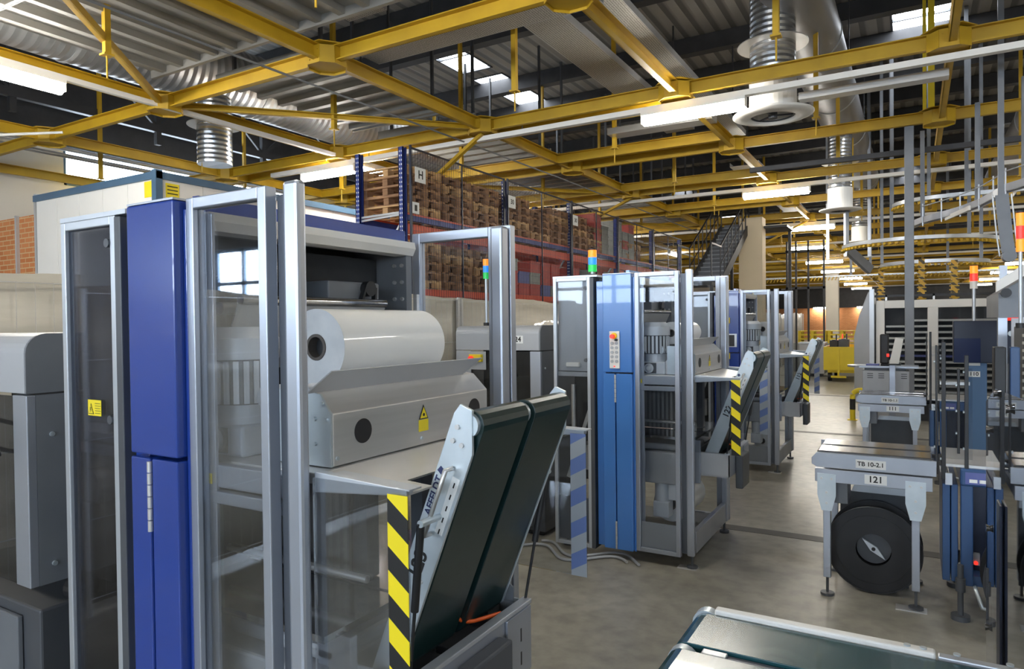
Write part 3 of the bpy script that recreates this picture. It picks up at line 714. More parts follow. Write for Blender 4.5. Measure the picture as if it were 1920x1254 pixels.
    for (x, z, rr) in ((-1.50, 1.60, .035), (-1.66, 1.59, .035)):
        P('support_roller', MB().cyl((x, a+.10, z), (x, a+.88, z), rr, 20), ALUL, 0)
    # gear motor behind the glass door
    mx, my = -1.845, a+.17
    g = P('gear_motor', MB().cyl((mx, my, 1.56), (mx, my, 1.70), .093, 32), GREYD)
    fins = MB()
    for k in range(22):
        an = 2*PI*k/22; c_, s_ = math.cos(an), math.sin(an)
        fins.bar((mx+.103*c_, my+.103*s_, 1.565), (mx+.103*c_, my+.103*s_, 1.695), .006, .016, (s_, -c_, 0))
    P('cooling_fins', fins, MOTOR, 0, g)
    P('fan_cover', MB().cyl((mx, my, 1.70), (mx, my, 1.765), .112, 36).cyl((mx, my, 1.765), (mx, my, 1.80), .112, 36, .078), MOTOR, 0, g)
    P('flange', MB().cyl((mx, my, 1.50), (mx, my, 1.56), .085, 28), MOTOR, 0, g)
    P('gearbox', MB().box(mx-.085, mx+.10, my-.085, my+.085, 1.405, 1.50), MOTOR, .008, g)
    P('gearbox_recess', MB().box(mx-.075, mx+.035, my-.087, my-.0855, 1.413, 1.492), GREYD, 0, g)
    P('gearbox_cover', MB().cyl((mx-.02, my-.088, 1.452), (mx-.02, my-.10, 1.452), .036, 24).cyl((mx-.02, my-.10, 1.452), (mx-.02, my-.112, 1.452), .028, 24, .015), MOTOR, 0, g)
    P('terminal_box', MB().box(mx-.18, mx-.11, my-.07, my+.07, 1.58, 1.72), MOTOR, .006, g)
    P('rating_plate', MB().box(mx-.075, mx-.03, my-.116, my-.110, 1.58, 1.69), PAPER, 0, g)
    P('instruction_sticker', MB().box(mx+.02, mx+.085, a-.009, a-.0085, 1.345, 1.375), YELS)
    # lower motor
    q = P('lower_motor', MB().cyl((-1.66, a+.16, .44), (-1.66, a+.16, .60), .06, 24).cyl((-1.66, a+.16, .60), (-1.66, a+.16, .64), .066, 24, .05), MOTOR)
    P('terminal_box', MB().box(-1.60, -1.52, a+.10, a+.2, .46, .58), MOTOR, .006, q)
    P('gearbox', MB().box(-1.72, -1.60, a+.10, a+.22, .32, .44), MOTOR, .008, q)
    # side guards with striped edges
    for y, nm, hz, zb, lb in ((a+.012, 'near_guard', HAZ, .855, 'yellow and black striped guard edge'), (a+1.045, 'far_guard', HAZB, .855, 'striped guard edge seen from its pale back')):
        g = P(nm+'_pane', MB().box(-1.37, -1.05, y-.003, y+.003, zb, 1.40), PLEX)
        P('guard_bracket', MB().prism([(-1.37, 1.415), (-1.37, 1.36), (-1.06, 1.385), (-1.06, 1.40)], 1, y+.004, y+.03), ALUL, .002, g)
        P('guard_top', MB().prism([(-1.37, y+.03), (-1.37, y+.10), (-1.05, y+.05), (-1.05, y+.003)], 2, 1.398, 1.402), ALUL, 0, g)
        P('striped_edge', MB().box(-1.113, -1.05, y-.005, y-.0032, zb, 1.388), hz, 0, g, lb)
    return r


def make_conveyor(a, number):
    """belt conveyor swung up in front of a machine"""
    r = thing('belt_conveyor', '', 'belt conveyor', (-1.30, a+.5, 0), 'swung-up belt conveyors')
    P = lambda n, m, mt, bev=0, par=None, label=None: pw(n, m, mt, par or r, bev, label, r)
    d = Vector((.37, 0, .93)).normalized(); n = Vector((.93, 0, -.37)).normalized(); p0 = Vector((-1.352, 0, .815)); L = .835

    def Q(s, t): v = p0+d*s+n*t; return (v.x, v.z)
    side = [Q(-.02, -.005), Q(-.02, .05), Q(.04, .088), Q(L-.11, .088), Q(L-.0, .045), Q(L, .005), Q(L-.03, -.005)]
    for y in (a+.222, a+.778):
        s_ = P('side_plate', MB().prism(side, 1, y-.005, y+.005), STEELW, .0015)
        for (u, t) in ((L-.06, .02), (L-.1, .02), (L-.1, .05), (.32, .06), (.40, .02)):
            c = Q(u, t); P('bolt', MB().cyl((c[0], y-.011, c[1]), (c[0], y+.011, c[1]), .007, 10), STEEL, 0, s_)
    # belts with rounded ends
    for y0, y1 in ((a+.236, a+.482), (a+.520, a+.764)):
        pl = []
        ct = Q(L-.045, .047); cb = Q(.05, .047); rr = .04
        ang = math.atan2(d.z, d.x)
        for k in range(9): t_ = ang-PI/2+PI*k/8; pl.append((ct[0]+rr*math.cos(t_), ct[1]+rr*math.sin(t_)))
        for k in range(9): t_ = ang+PI/2+PI*k/8; pl.append((cb[0]+rr*math.cos(t_), cb[1]+rr*math.sin(t_)))
        P('belt', MB().prism(pl, 1, y0, y1), BELT, .002)
    P('centre_rail', MB().bar((*Q(.06, .03)[:1], a+.501, Q(.06, .03)[1]), (Q(L-.2, .03)[0], a+.501, Q(L-.2, .03)[1]), .02, .05, tuple(n)), BLACK)
    c = Q(L-.10, .06); e = Q(L-.03, .06)
    P('centre_bracket', MB().bar((c[0], a+.501, c[1]), (e[0], a+.501, e[1]), .022, .02, tuple(n)), STEELW)
    for y in (a+.23, a+.77, a+.501):
        c = Q(L-.045, .045); P('roller_end', MB().cyl((c[0], y-.008, c[1]), (c[0], y+.008, c[1]), .032, 18), STEELW)
    P('roller_shaft', MB().cyl((*Q(L-.045, .045)[:1], a+.23, Q(L-.045, .045)[1]), (Q(L-.045, .045)[0], a+.77, Q(L-.045, .045)[1]), .012, 12), STEEL)
    # handle
    yf = a+.212
    h0 = Q(L-.37, .045); h1 = Q(L-.17, .045)
    P('handle', MB().tube([(h0[0], yf, h0[1]), (h0[0], yf-.03, h0[1]), (h1[0], yf-.03, h1[1]), (h1[0], yf, h1[1])], .007, 8), STEEL)
    # lettering on the near plate
    ud = tuple(d); xd = tuple(d); up = (-n.x, 0, -n.z)
    c = Q(L-.27, .008+.006); text_w('lettering', 'AFFELDT', .030, INKB, r, (c[0], yf+.0045, c[1]), r, xdir=xd, up=up)
    c = Q(L-.193, .012); P('diamond_logo', MB().prism([(c[0]-.012, c[1]), (c[0], c[1]-.012), (c[0]+.012, c[1]), (c[0], c[1]+.012)], 1, yf+.0035, yf+.0045), INKB)
    c0 = Q(L-.27, .065); c1 = Q(L-.19, .065)
    P('instruction_label', MB().bar((c0[0], yf+.0045, c0[1]), (c1[0], yf+.0045, c1[1]), .001, .025, tuple(n)).bar((c0[0], yf+.0045, c0[1]), (Q(L-.36, .065)[0], yf+.0045, Q(L-.36, .065)[1]), .001, .025, tuple(n)), PAPER)
    for k in range(5):
        c = Q(L-.36+k*.035, .065); c2 = Q(L-.345+k*.035, .065)
        P('label_print', MB().bar((c[0], yf+.0038, c[1]), (c2[0], yf+.0038, c2[1]), .0006, .004, tuple(n)), INK)
    c = Q(.36, .035); text_w('unit_number', number, .06, INK, r, (c[0], yf+.0045, c[1]), r, xdir=xd, up=up)
    # gas springs
    for y in (a+.19, a+.81):
        t = Q(.52, .05); near = y < a+.5; yo = a+.145 if near else a+.855
        P('spring_pivot', MB().cyl((t[0], yo-.01 if near else yo+.01, t[1]), (t[0], a+.222 if near else a+.778, t[1]), .010, 12), STEELW)
        top = (t[0]-.005, yo, t[1]); bot = (-1.18, yo+(.02 if near else -.05), .835)
        mid = tuple(top[i]*.45+bot[i]*.55 for i in range(3))
        g = P('gas_spring', MB().cyl(top, mid, .011, 12), BLACK)
        P('spring_rod', MB().cyl(mid, bot, .005, 10), BLACK, 0, g)
    # tray under the conveyor
    t = P('tray', MB().box(-1.46, -1.165, a+.17, a+.178, .66, .83).box(-1.46, -1.165, a+.80, a+.808, .66, .83).box(-1.46, -1.165, a+.17, a+.808, .655, .662), GREY, 0)
    P('tray_front', MB().box(-1.172, -1.165, a+.17, a+.808, .66, .82), ALU, 0, t)
    P('tray_rail', MB().box(-1.195, -1.158, a+.165, a+.812, .822, .838), ALUL, .003, t)
    P('tray_back', MB().box(-1.46, -1.455, a+.17, a+.80, .66, .83), GREYM, 0, t)
    P('drive_cover', MB().box(-1.40, -1.20, a+.22, a+.50, .70, .735).box(-1.36, -1.22, a+.52, a+.70, .70, .75), GREYD, .004, t)
    P('end_bracket', MB().prism([(-1.34, .82), (-1.22, .82), (-1.22, .87), (-1.27, .91), (-1.34, .91)], 1, a+.79, a+.796), GREYM, 0, t)
    P('terminal_block', MB().box(-1.36, -1.27, a+.70, a+.78, .70, .86), INNER, .003, t)
    P('control_box', MB().box(-1.164, -1.11, a+.36, a+.60, .54, .79), GREYD, .008, t)
    P('outer_plate', MB().box(-1.164, -1.155, a+.64, a+.80, .60, .82), ALU, .002, t)
    for z in (.72, .64): P('slot', MB().box(-1.155, -1.1542, a+.725, a+.732, z, z+.045), BLACK, 0, t)
    for y in (a+.168, a+.81):
        for x in (-1.43, -1.19): P('bolt', MB().cyl((x, y-.006, .83), (x, y+.006, .83), .008, 8), STEELW, 0, t)
    P('support_bracket', MB().box(-1.50, -1.37, a+.14, a+.168, .60, .92), ALU, .003, t)
    pts = []
    for k in range(13):
        u = k/12; x = -1.20-.06*math.sin(u*PI)+.0*u; y = a+.45+.22*u*u; z = 1.02-.19*math.sin(min(1, u*1.25)*PI/2)
        pts.append((x, y, z))
    P('orange_cable', MB().tube(pts, .0065, 8), ORANGE, 0, t)
    return r


Y1, Y2, Y3 = 1.275, 4.92, 8.53
m1 = make_machine(Y1, BLUE1); m1['label'] = 'nearest blue and grey wrapping machine, holding the big white film roll'
m2 = copy_tree(m1); m2.location.y += Y2-Y1; m2['label'] = 'second wrapping machine in the row, lighter blue, with a button panel on its column'
m3 = copy_tree(m1); m3.location.y += Y3-Y1; m3['label'] = 'third and farthest wrapping machine, with small touchscreen on its blue side'
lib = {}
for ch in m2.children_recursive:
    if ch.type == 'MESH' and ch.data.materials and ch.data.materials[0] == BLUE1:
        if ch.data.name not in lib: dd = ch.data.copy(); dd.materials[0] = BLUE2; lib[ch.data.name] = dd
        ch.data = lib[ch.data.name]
    if ch.name.startswith('gear_motor'): ch.location.x += .13
for ch in m3.children_recursive:
    if ch.name.startswith('gear_motor'): ch.location.x += .13
for ch in m1.children:
    if ch.name.startswith('cabinet_door_frame'):
        for q in ch.children:
            if q.name.startswith('door_pane'): q.data = q.data.copy(); q.data.materials[0] = PLEXT
# warning sticker on the first machine's cabinet pane
s_ = pw('danger_sticker', MB().box(-2.352, -2.275, Y1-.0395, Y1-.0385, 1.515, 1.567), YELS, m1)
pw('sticker_triangle', MB().prism([(-2.349, 1.52), (-2.317, 1.52), (-2.333, 1.556)], 1, Y1-.0402, Y1-.0396), INK, s_, root=m1)
pw('triangle_fill', MB().prism([(-2.345, 1.5225), (-2.321, 1.5225), (-2.333, 1.550)], 1, Y1-.0408, Y1-.0403), YELS, s_, root=m1)
pw('lightning_mark', MB().prism([(-2.334, 1.543), (-2.330, 1.543), (-2.332, 1.535), (-2.330, 1.535), (-2.335, 1.525), (-2.334, 1.533), (-2.336, 1.533)], 1, Y1-.0414, Y1-.0409), INK, s_, root=m1)
for k in range(5): pw('sticker_print', MB().box(-2.310, -2.280+.003*(k % 2), Y1-.0402, Y1-.0396, 1.555-k*.008, 1.5565-k*.008), INK, s_, root=m1)
# button panel on machine 2
p_ = pw('button_panel', MB().box(-1.985, -1.905, Y2-.094, Y2-.081, 1.455, 1.735), WHITE, m2, .003)
e_ = pw('emergency_stop_base', MB().cyl((-1.945, Y2-.105, 1.70), (-1.945, Y2-.094, 1.70), .024, 20), YELS, p_, root=m2)
pw('emergency_stop_knob', MB().cyl((-1.95, Y2-.135, 1.697), (-1.95, Y2-.105, 1.697), .016, 20), REDGLOW, p_, root=m2)
pw('key_switch', MB().cyl((-1.925, Y2-.12, 1.67), (-1.925, Y2-.094, 1.67), .009, 12), BLACK, p_, root=m2)
for r_ in range(5):
    for c_ in range(2): pw('push_button', MB().cyl((-1.963+c_*.036, Y2-.10, 1.645-r_*.034), (-1.963+c_*.036, Y2-.094, 1.645-r_*.034), .012, 16), GREY, p_, root=m2)
pw('logo_mark', MB().box(-1.952, -1.938, Y2-.0950, Y2-.094, 1.466, 1.476), REDGLOW, p_, root=m2)
# screen and buttons on machine 3
p_ = pw('touchscreen', MB().box(-1.955, -1.835, Y3-.09, Y3-.081, 1.49, 1.65), ALUL, m3, .003)
pw('screen_glass', MB().box(-1.945, -1.862, Y3-.093, Y3-.0905, 1.50, 1.635), BLACK, p_, root=m3)
for z in (1.81, 1.38):
    e_ = pw('switch_box', MB().box(-1.96, -1.915, Y3-.11, Y3-.081, z-.035, z+.035), YELS, m3, .004); pw('switch_knob', MB().cyl((-1.937, Y3-.125, z), (-1.937, Y3-.11, z), .014, 14), REDGLOW, e_, root=m3)
for a, num, lb in ((Y1, '123', 'nearest swung-up belt conveyor with two dark green belts and an orange cable'), (Y2, '122', 'swung-up belt conveyor numbered 122 on the second machine'), (Y3, '112', 'farthest swung-up belt conveyor, numbered 112')):
    c_ = make_conveyor(a, num); c_['label'] = lb


def film_roll(x, y0, y1, z, r, label):
    o = thing('film_roll', label, 'film roll', (x, (y0+y1)/2, z), 'white film rolls'); h = (y1-y0)/2
    w = MB().cyl((0, -h, 0), (0, h, 0), r, 64, caps=False); part('wound_film', w, FILM, o)
    for s_ in (-1, 1):
        m = MB().ring((0, s_*h-s_*.001, 0), (0, s_*h, 0), r, r*.34, 64); part('film_end', m, FILME, o)
    part('core', MB().ring((0, -h-.004, 0), (0, h+.004, 0), r*.345, r*.27, 32), CORE, o)
    part('core_chuck', MB().cyl((0, -h+.03, 0), (0, h-.03, 0), r*.27, 32), INNER, o)
    return o


film_roll(-1.585, Y1+.235, Y1+.74, 1.735, .118, 'large white film roll in the nearest machine')
film_roll(-1.60, Y2+.20, Y2+.74, 1.715, .085, 'smaller white film roll resting in the second machine')
film_roll(-1.60, Y3+.25, Y3+.74, 1.70, .09, 'white film roll in the third machine')
film_roll(-1.62, Y2+.22, Y2+.72, .40, .135, 'white film roll low down inside the foot of the second machine')
film_roll(-1.62, Y3+.3, Y3+.72, .32, .10, 'white film roll near the floor inside the third machine')

# ------------------------------------------------------------------ feeder machines


def feeder(y0, x0, label, num=None):
    r = thing('feeder_machine', label, 'feeder machine', ((x0-2.7)/2, y0+.4, 0), 'grey feeder machines'); P = lambda n, m, mt, bev=0, par=None, lb=None: pw(n, m, mt, par or r, bev, lb, r)
    z0, z1 = 1.572, 1.785; pr = [(y0, z0), (y0, z1-.07)]
    for k in range(1, 7): t = PI/2*k/6; pr.append((y0+.07-.07*math.cos(t), z1-.07+.07*math.sin(t)))
    pr += [(y0+.75, z1), (y0+.75, z0)]
    h = P('hood', MB().prism(pr, 0, x0, -2.712), GREY, .002)
    P('hood_end_cap', MB().prism(pr, 0, -2.711, -2.70), GREYM)
    P('corner_leg', MB().box(-2.80, -2.70, y0, y0+.03, .88, 1.565), ALU, .003)
    P('side_panel', MB().box(-2.705, -2.70, y0+.03, y0+.72, .88, 1.565), GREYM)
    for z in (1.42, .95): P('bolt', MB().cyl((-2.70, y0+.08, z), (-2.693, y0+.08, z), .009, 10), STEELW)
    P('left_leg', MB().box(x0, x0+.16, y0, y0+.03, .88, 1.565), GREY, .003)
    P('dark_interior', MB().box(x0+.1, -2.72, y0+.30, y0+.7, .6, 1.56), INNER)
    d = P('tinted_door', MB().box(x0+.16, -2.805, y0+.006, y0+.012, .88, 1.56), PLEXD)
    xh = -2.99 if num is None else -3.1
    P('door_handle', MB().tube([(xh-.09, y0-.002, 1.46), (xh-.09, y0-.03, 1.46), (xh+.13, y0-.03, 1.45), (xh+.15, y0-.03, 1.35), (xh+.06, y0-.03, 1.345), (xh-.09, y0-.03, 1.35)], .009, 8), BLACK, 0, d)
    k_ = MB().cyl((xh+.3, y0+.2, 1.20), (xh+.3, y0+.26, 1.20), .07, 20).box(x0+.3, -2.85, y0+.2, y0+.25, 1.02, 1.08).box(x0+.3, -2.85, y0+.2, y0+.25, 1.30, 1.33).box(xh+.2, xh+.34, y0+.18, y0+.28, .9, 1.15)
    P('feed_mechanism', k_, GREYD)
    P('base_cabinet', MB().box(x0, -2.68, y0+.02, y0+.7, .04, .80), GREYD, .008)
    P('base_door', MB().box(x0+.05, -2.80, y0+.0, y0+.018, .08, .76), GREYM, .004)
    P('skid', MB().box(x0+.02, -2.72, y0+.06, y0+.66, 0, .04), BLACK)
    P('cooling_fan', MB().ring((-2.70, y0+.16, .84), (-2.66, y0+.16, .84), .055, .012, 20), BLACK)
    if num:
        l = P('number_label', MB().box(-2.995, -2.865, y0-.0015, y0-.0005, 1.632, 1.698), PAPER); text_w('unit_number', num, .062, INK, l, (-2.93, y0-.0022, 1.665), r)
        q = P('stop_switch', MB().box(-3.40, -3.27, y0-.035, y0-.002, 1.47, 1.535), YELS, .004); P('stop_knob', MB().cyl((-3.37, y0-.06, 1.50), (-3.37, y0-.035, 1.50), .022, 18), REDGLOW, 0, q)
        P('switch_plate', MB().box(-3.50, -3.24, y0-.002, y0+.0, 1.40, 1.56), GREY)
    return r


feeder(1.21, -3.6, 'grey feeder machine with a black handle at the lower left edge')
feeder(5.06, -3.56, 'grey feeder machine numbered 124 between the first two wrapping machines', '124')


def beacon(x, y, z0, z1, zb, cols, label, rr=.028):
    r = thing('signal_tower', label, 'signal tower', (x, y, zb)); P = lambda n, m, mt: part(n, m, mt, r)
    P('pole', MB().cyl((0, 0, 0), (0, 0, z0-zb), rr*.45, 12), ALUL); h = (z1-z0)/len(cols)
    P('pole_base', MB().cyl((0, 0, 0), (0, 0, .03), rr*1.1, 16), BLACK)
    for k, c in enumerate(cols): P({id(LAMPO): 'orange_lens', id(LAMPB): 'blue_lens', id(LAMPG): 'green_lens', id(REDGLOW): 'red_glow', id(WHITE): 'clear_lens'}[id(c)], MB().cyl((0, 0, z0-zb+k*h), (0, 0, z0-zb+(k+1)*h-.004), rr, 20), c)
    P('cap', MB().cyl((0, 0, z1-zb), (0, 0, z1-zb+.01), rr*.9, 16), BLACK)


beacon(-2.28, 5.2, 2.22, 2.40, 2.17, [LAMPG, LAMPB, LAMPO], 'orange, blue and green signal tower on the second machine', .035)
beacon(-3.51, 5.5, 2.23, 2.42, 1.785, [LAMPG, LAMPB, LAMPO], 'orange, blue and green signal tower on a white pole behind number 124', .028)

# ================================================================== PARTITION, CABIN, RACK


def at(x, y, ax, v):
    """world point seen at pixel (x, y) on the plane where axis ax equals v"""
    d = W_+R_*((x-960)/F)-U_*((y-627)/F); o = Vector((0, 0, CZ)); return o+d*((v-o[ax])/d[ax])


rnd = random.Random(3)
for k in range(12):
    y0 = -2.9+k*3.1; t = 2.08+rnd.uniform(-.03, .05)
    r = thing('sheeted_fence', ['%s'][0] % ('plastic sheeted mesh fence panel, %s' % ['behind the camera side at far left', 'beside the lower left feeder machine', 'behind the nearest wrapping machine', 'behind feeder number 124', 'right of feeder number 124', 'behind the second wrapping machine', 'between second and third machines', 'behind the third machine', 'pale one right behind the third machine', 'next toward the yellow pallets', 'near the yellow pallets', 'farthest, ending by the brick wall'][k]), 'fence panel', (-4.5, y0+1.55, 0), 'sheeted fence panels')
    m = MB(); n = 24; vs = []; fs = []
    for j in range(n+1):
        yy = -1.53+3.06*j/n
        for zz in (0.06, .7, 1.4, t+.02*math.sin(j*.4+k)+rnd.uniform(-.004, .004)):
            vs.append((.008*math.sin(j*.8+zz*3+k)+.015, yy, zz))
    for j in range(n):
        for q in range(3): fs.append((j*4+q, (j+1)*4+q, (j+1)*4+q+1, j*4+q+1))
    m.add(vs, fs, True); o = part('plastic_sheet', m, WRAP, r); sm = o.modifiers.new('solid', 'SOLIDIFY'); sm.thickness = .01
    w = MB()
    for j in range(31): w.box(.055, .057, -1.5+j*.1, -1.498+j*.1, .1, t-.04)
    for z in (.1, .6, 1.1, 1.6, t-.05): w.box(.05, .055, -1.52, 1.52, z, z+.006)
    part('wire_mesh', w, STEEL, r)
    for yy in (-1.53, 1.50): part('post', MB().box(.04, .07, yy, yy+.03, 0, t-.02), STEEL, r)
# cabin
cb = thing('office_cabin', 'white panelled cabin with blue-grey trim behind the nearest machine', 'cabin', (-10.6, 9.5, 0))
Pc = lambda n, m, mt, bev=0, par=None: pw(n, m, mt, par or cb, bev, None, cb)
Pc('cabin_core', MB().box(-12.26, -9.03, 5.74, 15, 0, 3.86), GREYM)
for k in range(5):
    x1 = -9.06-k*.64; Pc('wall_panel', MB().box(x1-.632, x1, 5.70, 5.74, 0, 3.86), WHITE, .002)
for k in range(14):
    y0 = 5.76+k*.65; Pc('wall_panel', MB().box(-9.03, -8.99, y0, y0+.642, 0, 3.86), WHITE, .002)
Pc('corner_post', MB().box(-9.06, -8.96, 5.66, 5.76, 0, 3.98), TRIMB)
Pc('roof_trim', MB().box(-12.30, -8.96, 5.67, 5.75, 3.86, 3.96), TRIMB); Pc('roof_trim', MB().box(-9.04, -8.96, 5.75, 15, 3.86, 3.96), TRIMB)
Pc('yellow_notice', MB().box(-9.28, -9.09, 5.692, 5.698, 3.62, 3.84), YELS)
n_ = Pc('yellow_notice', MB().box(-8.988, -8.982, 5.82, 6.02, 3.62, 3.82), YELS)
for k in range(3): Pc('notice_print', MB().box(-8.981, -8.980, 5.84, 6.0, 3.77-k*.05, 3.785-k*.05), INK, 0, n_)
struct('wall_side', MB().box(-15, -12.34, 5.75, 5.9, 0, 3.68), BRICK)
struct('trim_7', MB().box(-12.34, -12.27, 5.7, 5.9, 0, 3.995), ALUL)
o = MB().box(-12.98, -12.93, 5.70, 5.75, 0, 3.7).build('brick_wall_rail', ALUL); tag(o, 'pale vertical rail on the orange brick wall at left', 'rail')

# pallet rack
UY = [7.94, 10.86, 13.6, 16.3, 19.0, 21.7]
rk = thing('pallet_rack', 'blue and orange-red pallet rack holding stacked empty pallets', 'pallet rack', (-6.95, 14.8, 0))
Pr = lambda n, m, mt, bev=0, par=None, lb=None: pw(n, m, mt, par or rk, bev, lb, rk)
for k, y in enumerate(UY):
    for x in (-6.55, -7.4):
        u = MB(); u.box(x, x+.012, y-.045, y+.045, 0, 4.42).box(x, x+.09, y-.045, y-.035, 0, 4.42).box(x, x+.09, y+.035, y+.045, 0, 4.42).box(x+.078, x+.09, y-.045, y-.02, 0, 4.42).box(x+.078, x+.09, y+.02, y+.045, 0, 4.42)
        up_ = Pr('upright', u, RBLUE)
        if k < 3:
            h = MB()
            for j in range(34): h.box(x+.02, x+.035, y-.0462, y-.0452, 2.2+j*.065, 2.225+j*.065).box(x+.055, x+.07, y-.0462, y-.0452, 2.2+j*.065, 2.225+j*.065)
            hs = Pr('punched_slots', h, PAPER, 0, up_); hs['kind'] = 'stuff'
    for z0, z1 in ((3.40, 3.42), (2.2, 3.35), (3.45, 3.45)):
        Pr('frame_brace', MB().bar((-7.36, y, z0), (-6.5, y, z1+.02), .03, .03), ALUL, 0, None)
for y0, y1 in zip(UY, UY[1:]):
    for x in (-6.53, -7.36):
        Pr('shelf_beam', MB().box(x, x+.05, y0+.05, y1-.05, 3.36, 3.44), RBLUE); Pr('shelf_beam', MB().box(x, x+.05, y0+.05, y1-.05, 3.442, 3.47), RED, 0, None, 'thin red shelf edge')
        Pr('shelf_beam', MB().box(x, x+.05, y0+.05, y1-.05, 3.16, 3.31), RED, 0, None, 'orange-red shelf beam')
        Pr('shelf_beam', MB().box(x, x+.05, y0+.05, y1-.05, 2.24, 2.35), RED, 0, None, 'orange-red shelf beam')
for k, (y, tx) in enumerate([(8.02, 'H'), (10.7, '30'), (13.4, '30')]):
    l = Pr('rack_label', MB().box(-6.30, -6.295, y-.05, y+.20, 3.90, 4.12), PAPER); text_w('rack_lettering', tx, .17 if tx == 'H' else .12, INK, l, (-6.293, y+.08, 4.01), rk, xdir=(0, 1, 0))
l = Pr('rack_label', MB().box(-6.38, -6.376, 8.0, 8.16, 3.45, 3.62), PAPER); Pr('label_print', MB().box(-6.375, -6.374, 8.05, 8.11, 3.49, 3.58), INK, 0, l)
# the second rack row behind, seen below the first shelf
rk2 = thing('pallet_rack', 'second pallet rack with red beams seen behind the crates', 'pallet rack', (-8.4, 16, 0))
P2 = lambda n, m, mt: pw(n, m, mt, rk2)
for y in (11.5, 14.2, 16.9, 19.6, 22.3): P2('upright', MB().box(-8.45, -8.36, y-.04, y+.04, 0, 3.7), RBLUE)
for y0 in (11.5, 14.2, 16.9, 19.6): P2('shelf_beam', MB().box(-8.43, -8.38, y0+.05, y0+2.65, 2.75, 2.88), RED); P2('shelf_beam', MB().box(-8.43, -8.38, y0+.05, y0+2.65, 3.45, 3.57), RED); P2('shelf_beam', MB().box(-8.37, -8.35, y0+.05, y0+2.65, 2.62, 2.70), YELB)
# pallets
pm = MB(); L_, W2 = .92, .80
for y in (-.38, -.20, -.0, .20, .38): pm.box(-L_/2, L_/2, y-.055 if abs(y) < .3 else y-.05, y+.055 if abs(y) < .3 else y+.02, .122, .144)
for x in (-L_/2, -.05, L_/2-.1): pm.box(x, x+.1, -W2/2, W2/2, .100, .122)
for x in (-L_/2, -.05, L_/2-.1):
    for y in (-.4, -.07, .26): pm.box(x, x+.1, y, y+.14, .022, .100)
for y in (-.4, -.05, .3): pm.box(-L_/2, L_/2, y, y+.1, 0, .022)
p0_ = pm.build('pallet', WOOD); p0b = p0_.copy(); p0b.data = p0_.data.copy(); p0b.data.materials[0] = WOOD2; COL.objects.link(p0b)
used = {0: False, 1: False}
BAYW = ['first rack bay', 'second rack bay', 'third rack bay', 'fourth rack bay']
for b in range(4):
    for s_ in range(3):
        if b == 3 and s_ == 2: continue
        yc = UY[b]+.53+s_*(.89 if b == 0 else .86)
        nn = [5, 5, 5, 5, 4, 5, 5, 4, 5, 3, 3, 3][b*3+s_]
        for z0, cnt, lev in ((3.472, nn, 'upper shelf'), (2.352, 5 if b == 0 else (4 if s_ == 0 and b == 3 else 0), 'lower shelf')):
            if b == 2 and lev == 'upper shelf' and s_ == 2: continue
            for q in range(cnt):
                w = 1 if (q*7+s_*3+b*5) % 4 == 0 else 0
                src = (p0_, p0b)[w]
                o = src if not used[w] else src.copy()
                if used[w]: COL.objects.link(o)
                used[w] = True
                o.location = (-6.96+rnd.uniform(-.015, .015), yc+rnd.uniform(-.012, .012), z0+q*.1445); o.rotation_euler.z = rnd.uniform(-.012, .012)
                pos = 'topmost' if q == cnt-1 else ('bottom' if q == 0 else ['', 'second', 'third', 'fourth'][q]+' from bottom')
                tag(o, '%s wooden pallet, %s of the %s stack, %s, %s' % ('pale' if w else 'brown', pos, ['left', 'middle', 'right'][s_], lev, BAYW[b]), 'pallet', 'wooden pallets on the rack')
# crates
cm = MB(); cm.box(-.29, .29, -.19, .19, 0, .015).box(-.3, -.285, -.2, .2, 0, .22).box(.285, .3, -.2, .2, 0, .22).box(-.285, .285, -.2, -.185, 0, .22).box(-.285, .285, .185, .2, 0, .22).box(-.31, .31, -.21, -.19, .19, .225).box(-.31, .31, .19, .21, .19, .225).box(.29, .31, -.21, .21, .19, .225).box(-.31, -.29, -.21, .21, .19, .225)
c0 = cm.build('plastic_crate', CRATER); crs = [c0]
for mt in (CRATEG, CRATEB): c_ = c0.copy(); c_.data = c0.data.copy(); c_.data.materials[0] = mt; COL.objects.link(c_); crs.append(c_)
us = [False]*3
k = 0
for (yb, zb, ny, nz, cols, where) in [(11.1, 2.352, 5, 3, [0, 0, 0, 2, 1, 0], 'lower shelf of the second rack bay'), (13.9, 2.352, 5, 3, [0, 1, 0, 1, 0], 'lower shelf of the third rack bay'), (15.15, 3.472, 2, 4, [0, 1, 0, 1], 'upper shelf, end of third bay'), (16.5, 3.472, 3, 4, [1, 1, 1, 0, 1], 'upper shelf of the fourth rack bay')]:
    for j in range(ny):
        for q in range(nz if j != 1 else nz-1):
            ci = cols[(j+q*2) % len(cols)]
            o = crs[ci] if not us[ci] else crs[ci].copy()
            if us[ci]: COL.objects.link(o)
            us[ci] = True; o.location = (-6.80, yb+j*.45, zb+q*.228)
            tag(o, '%s plastic crate, %s, layer %s, stack %s, %s' % (['red', 'grey', 'blue'][ci], 'open', ['one', 'two', 'three', 'four'][q], ['one', 'two', 'three', 'four', 'five'][j], where), 'crate', 'plastic crates on the rack'); k += 1
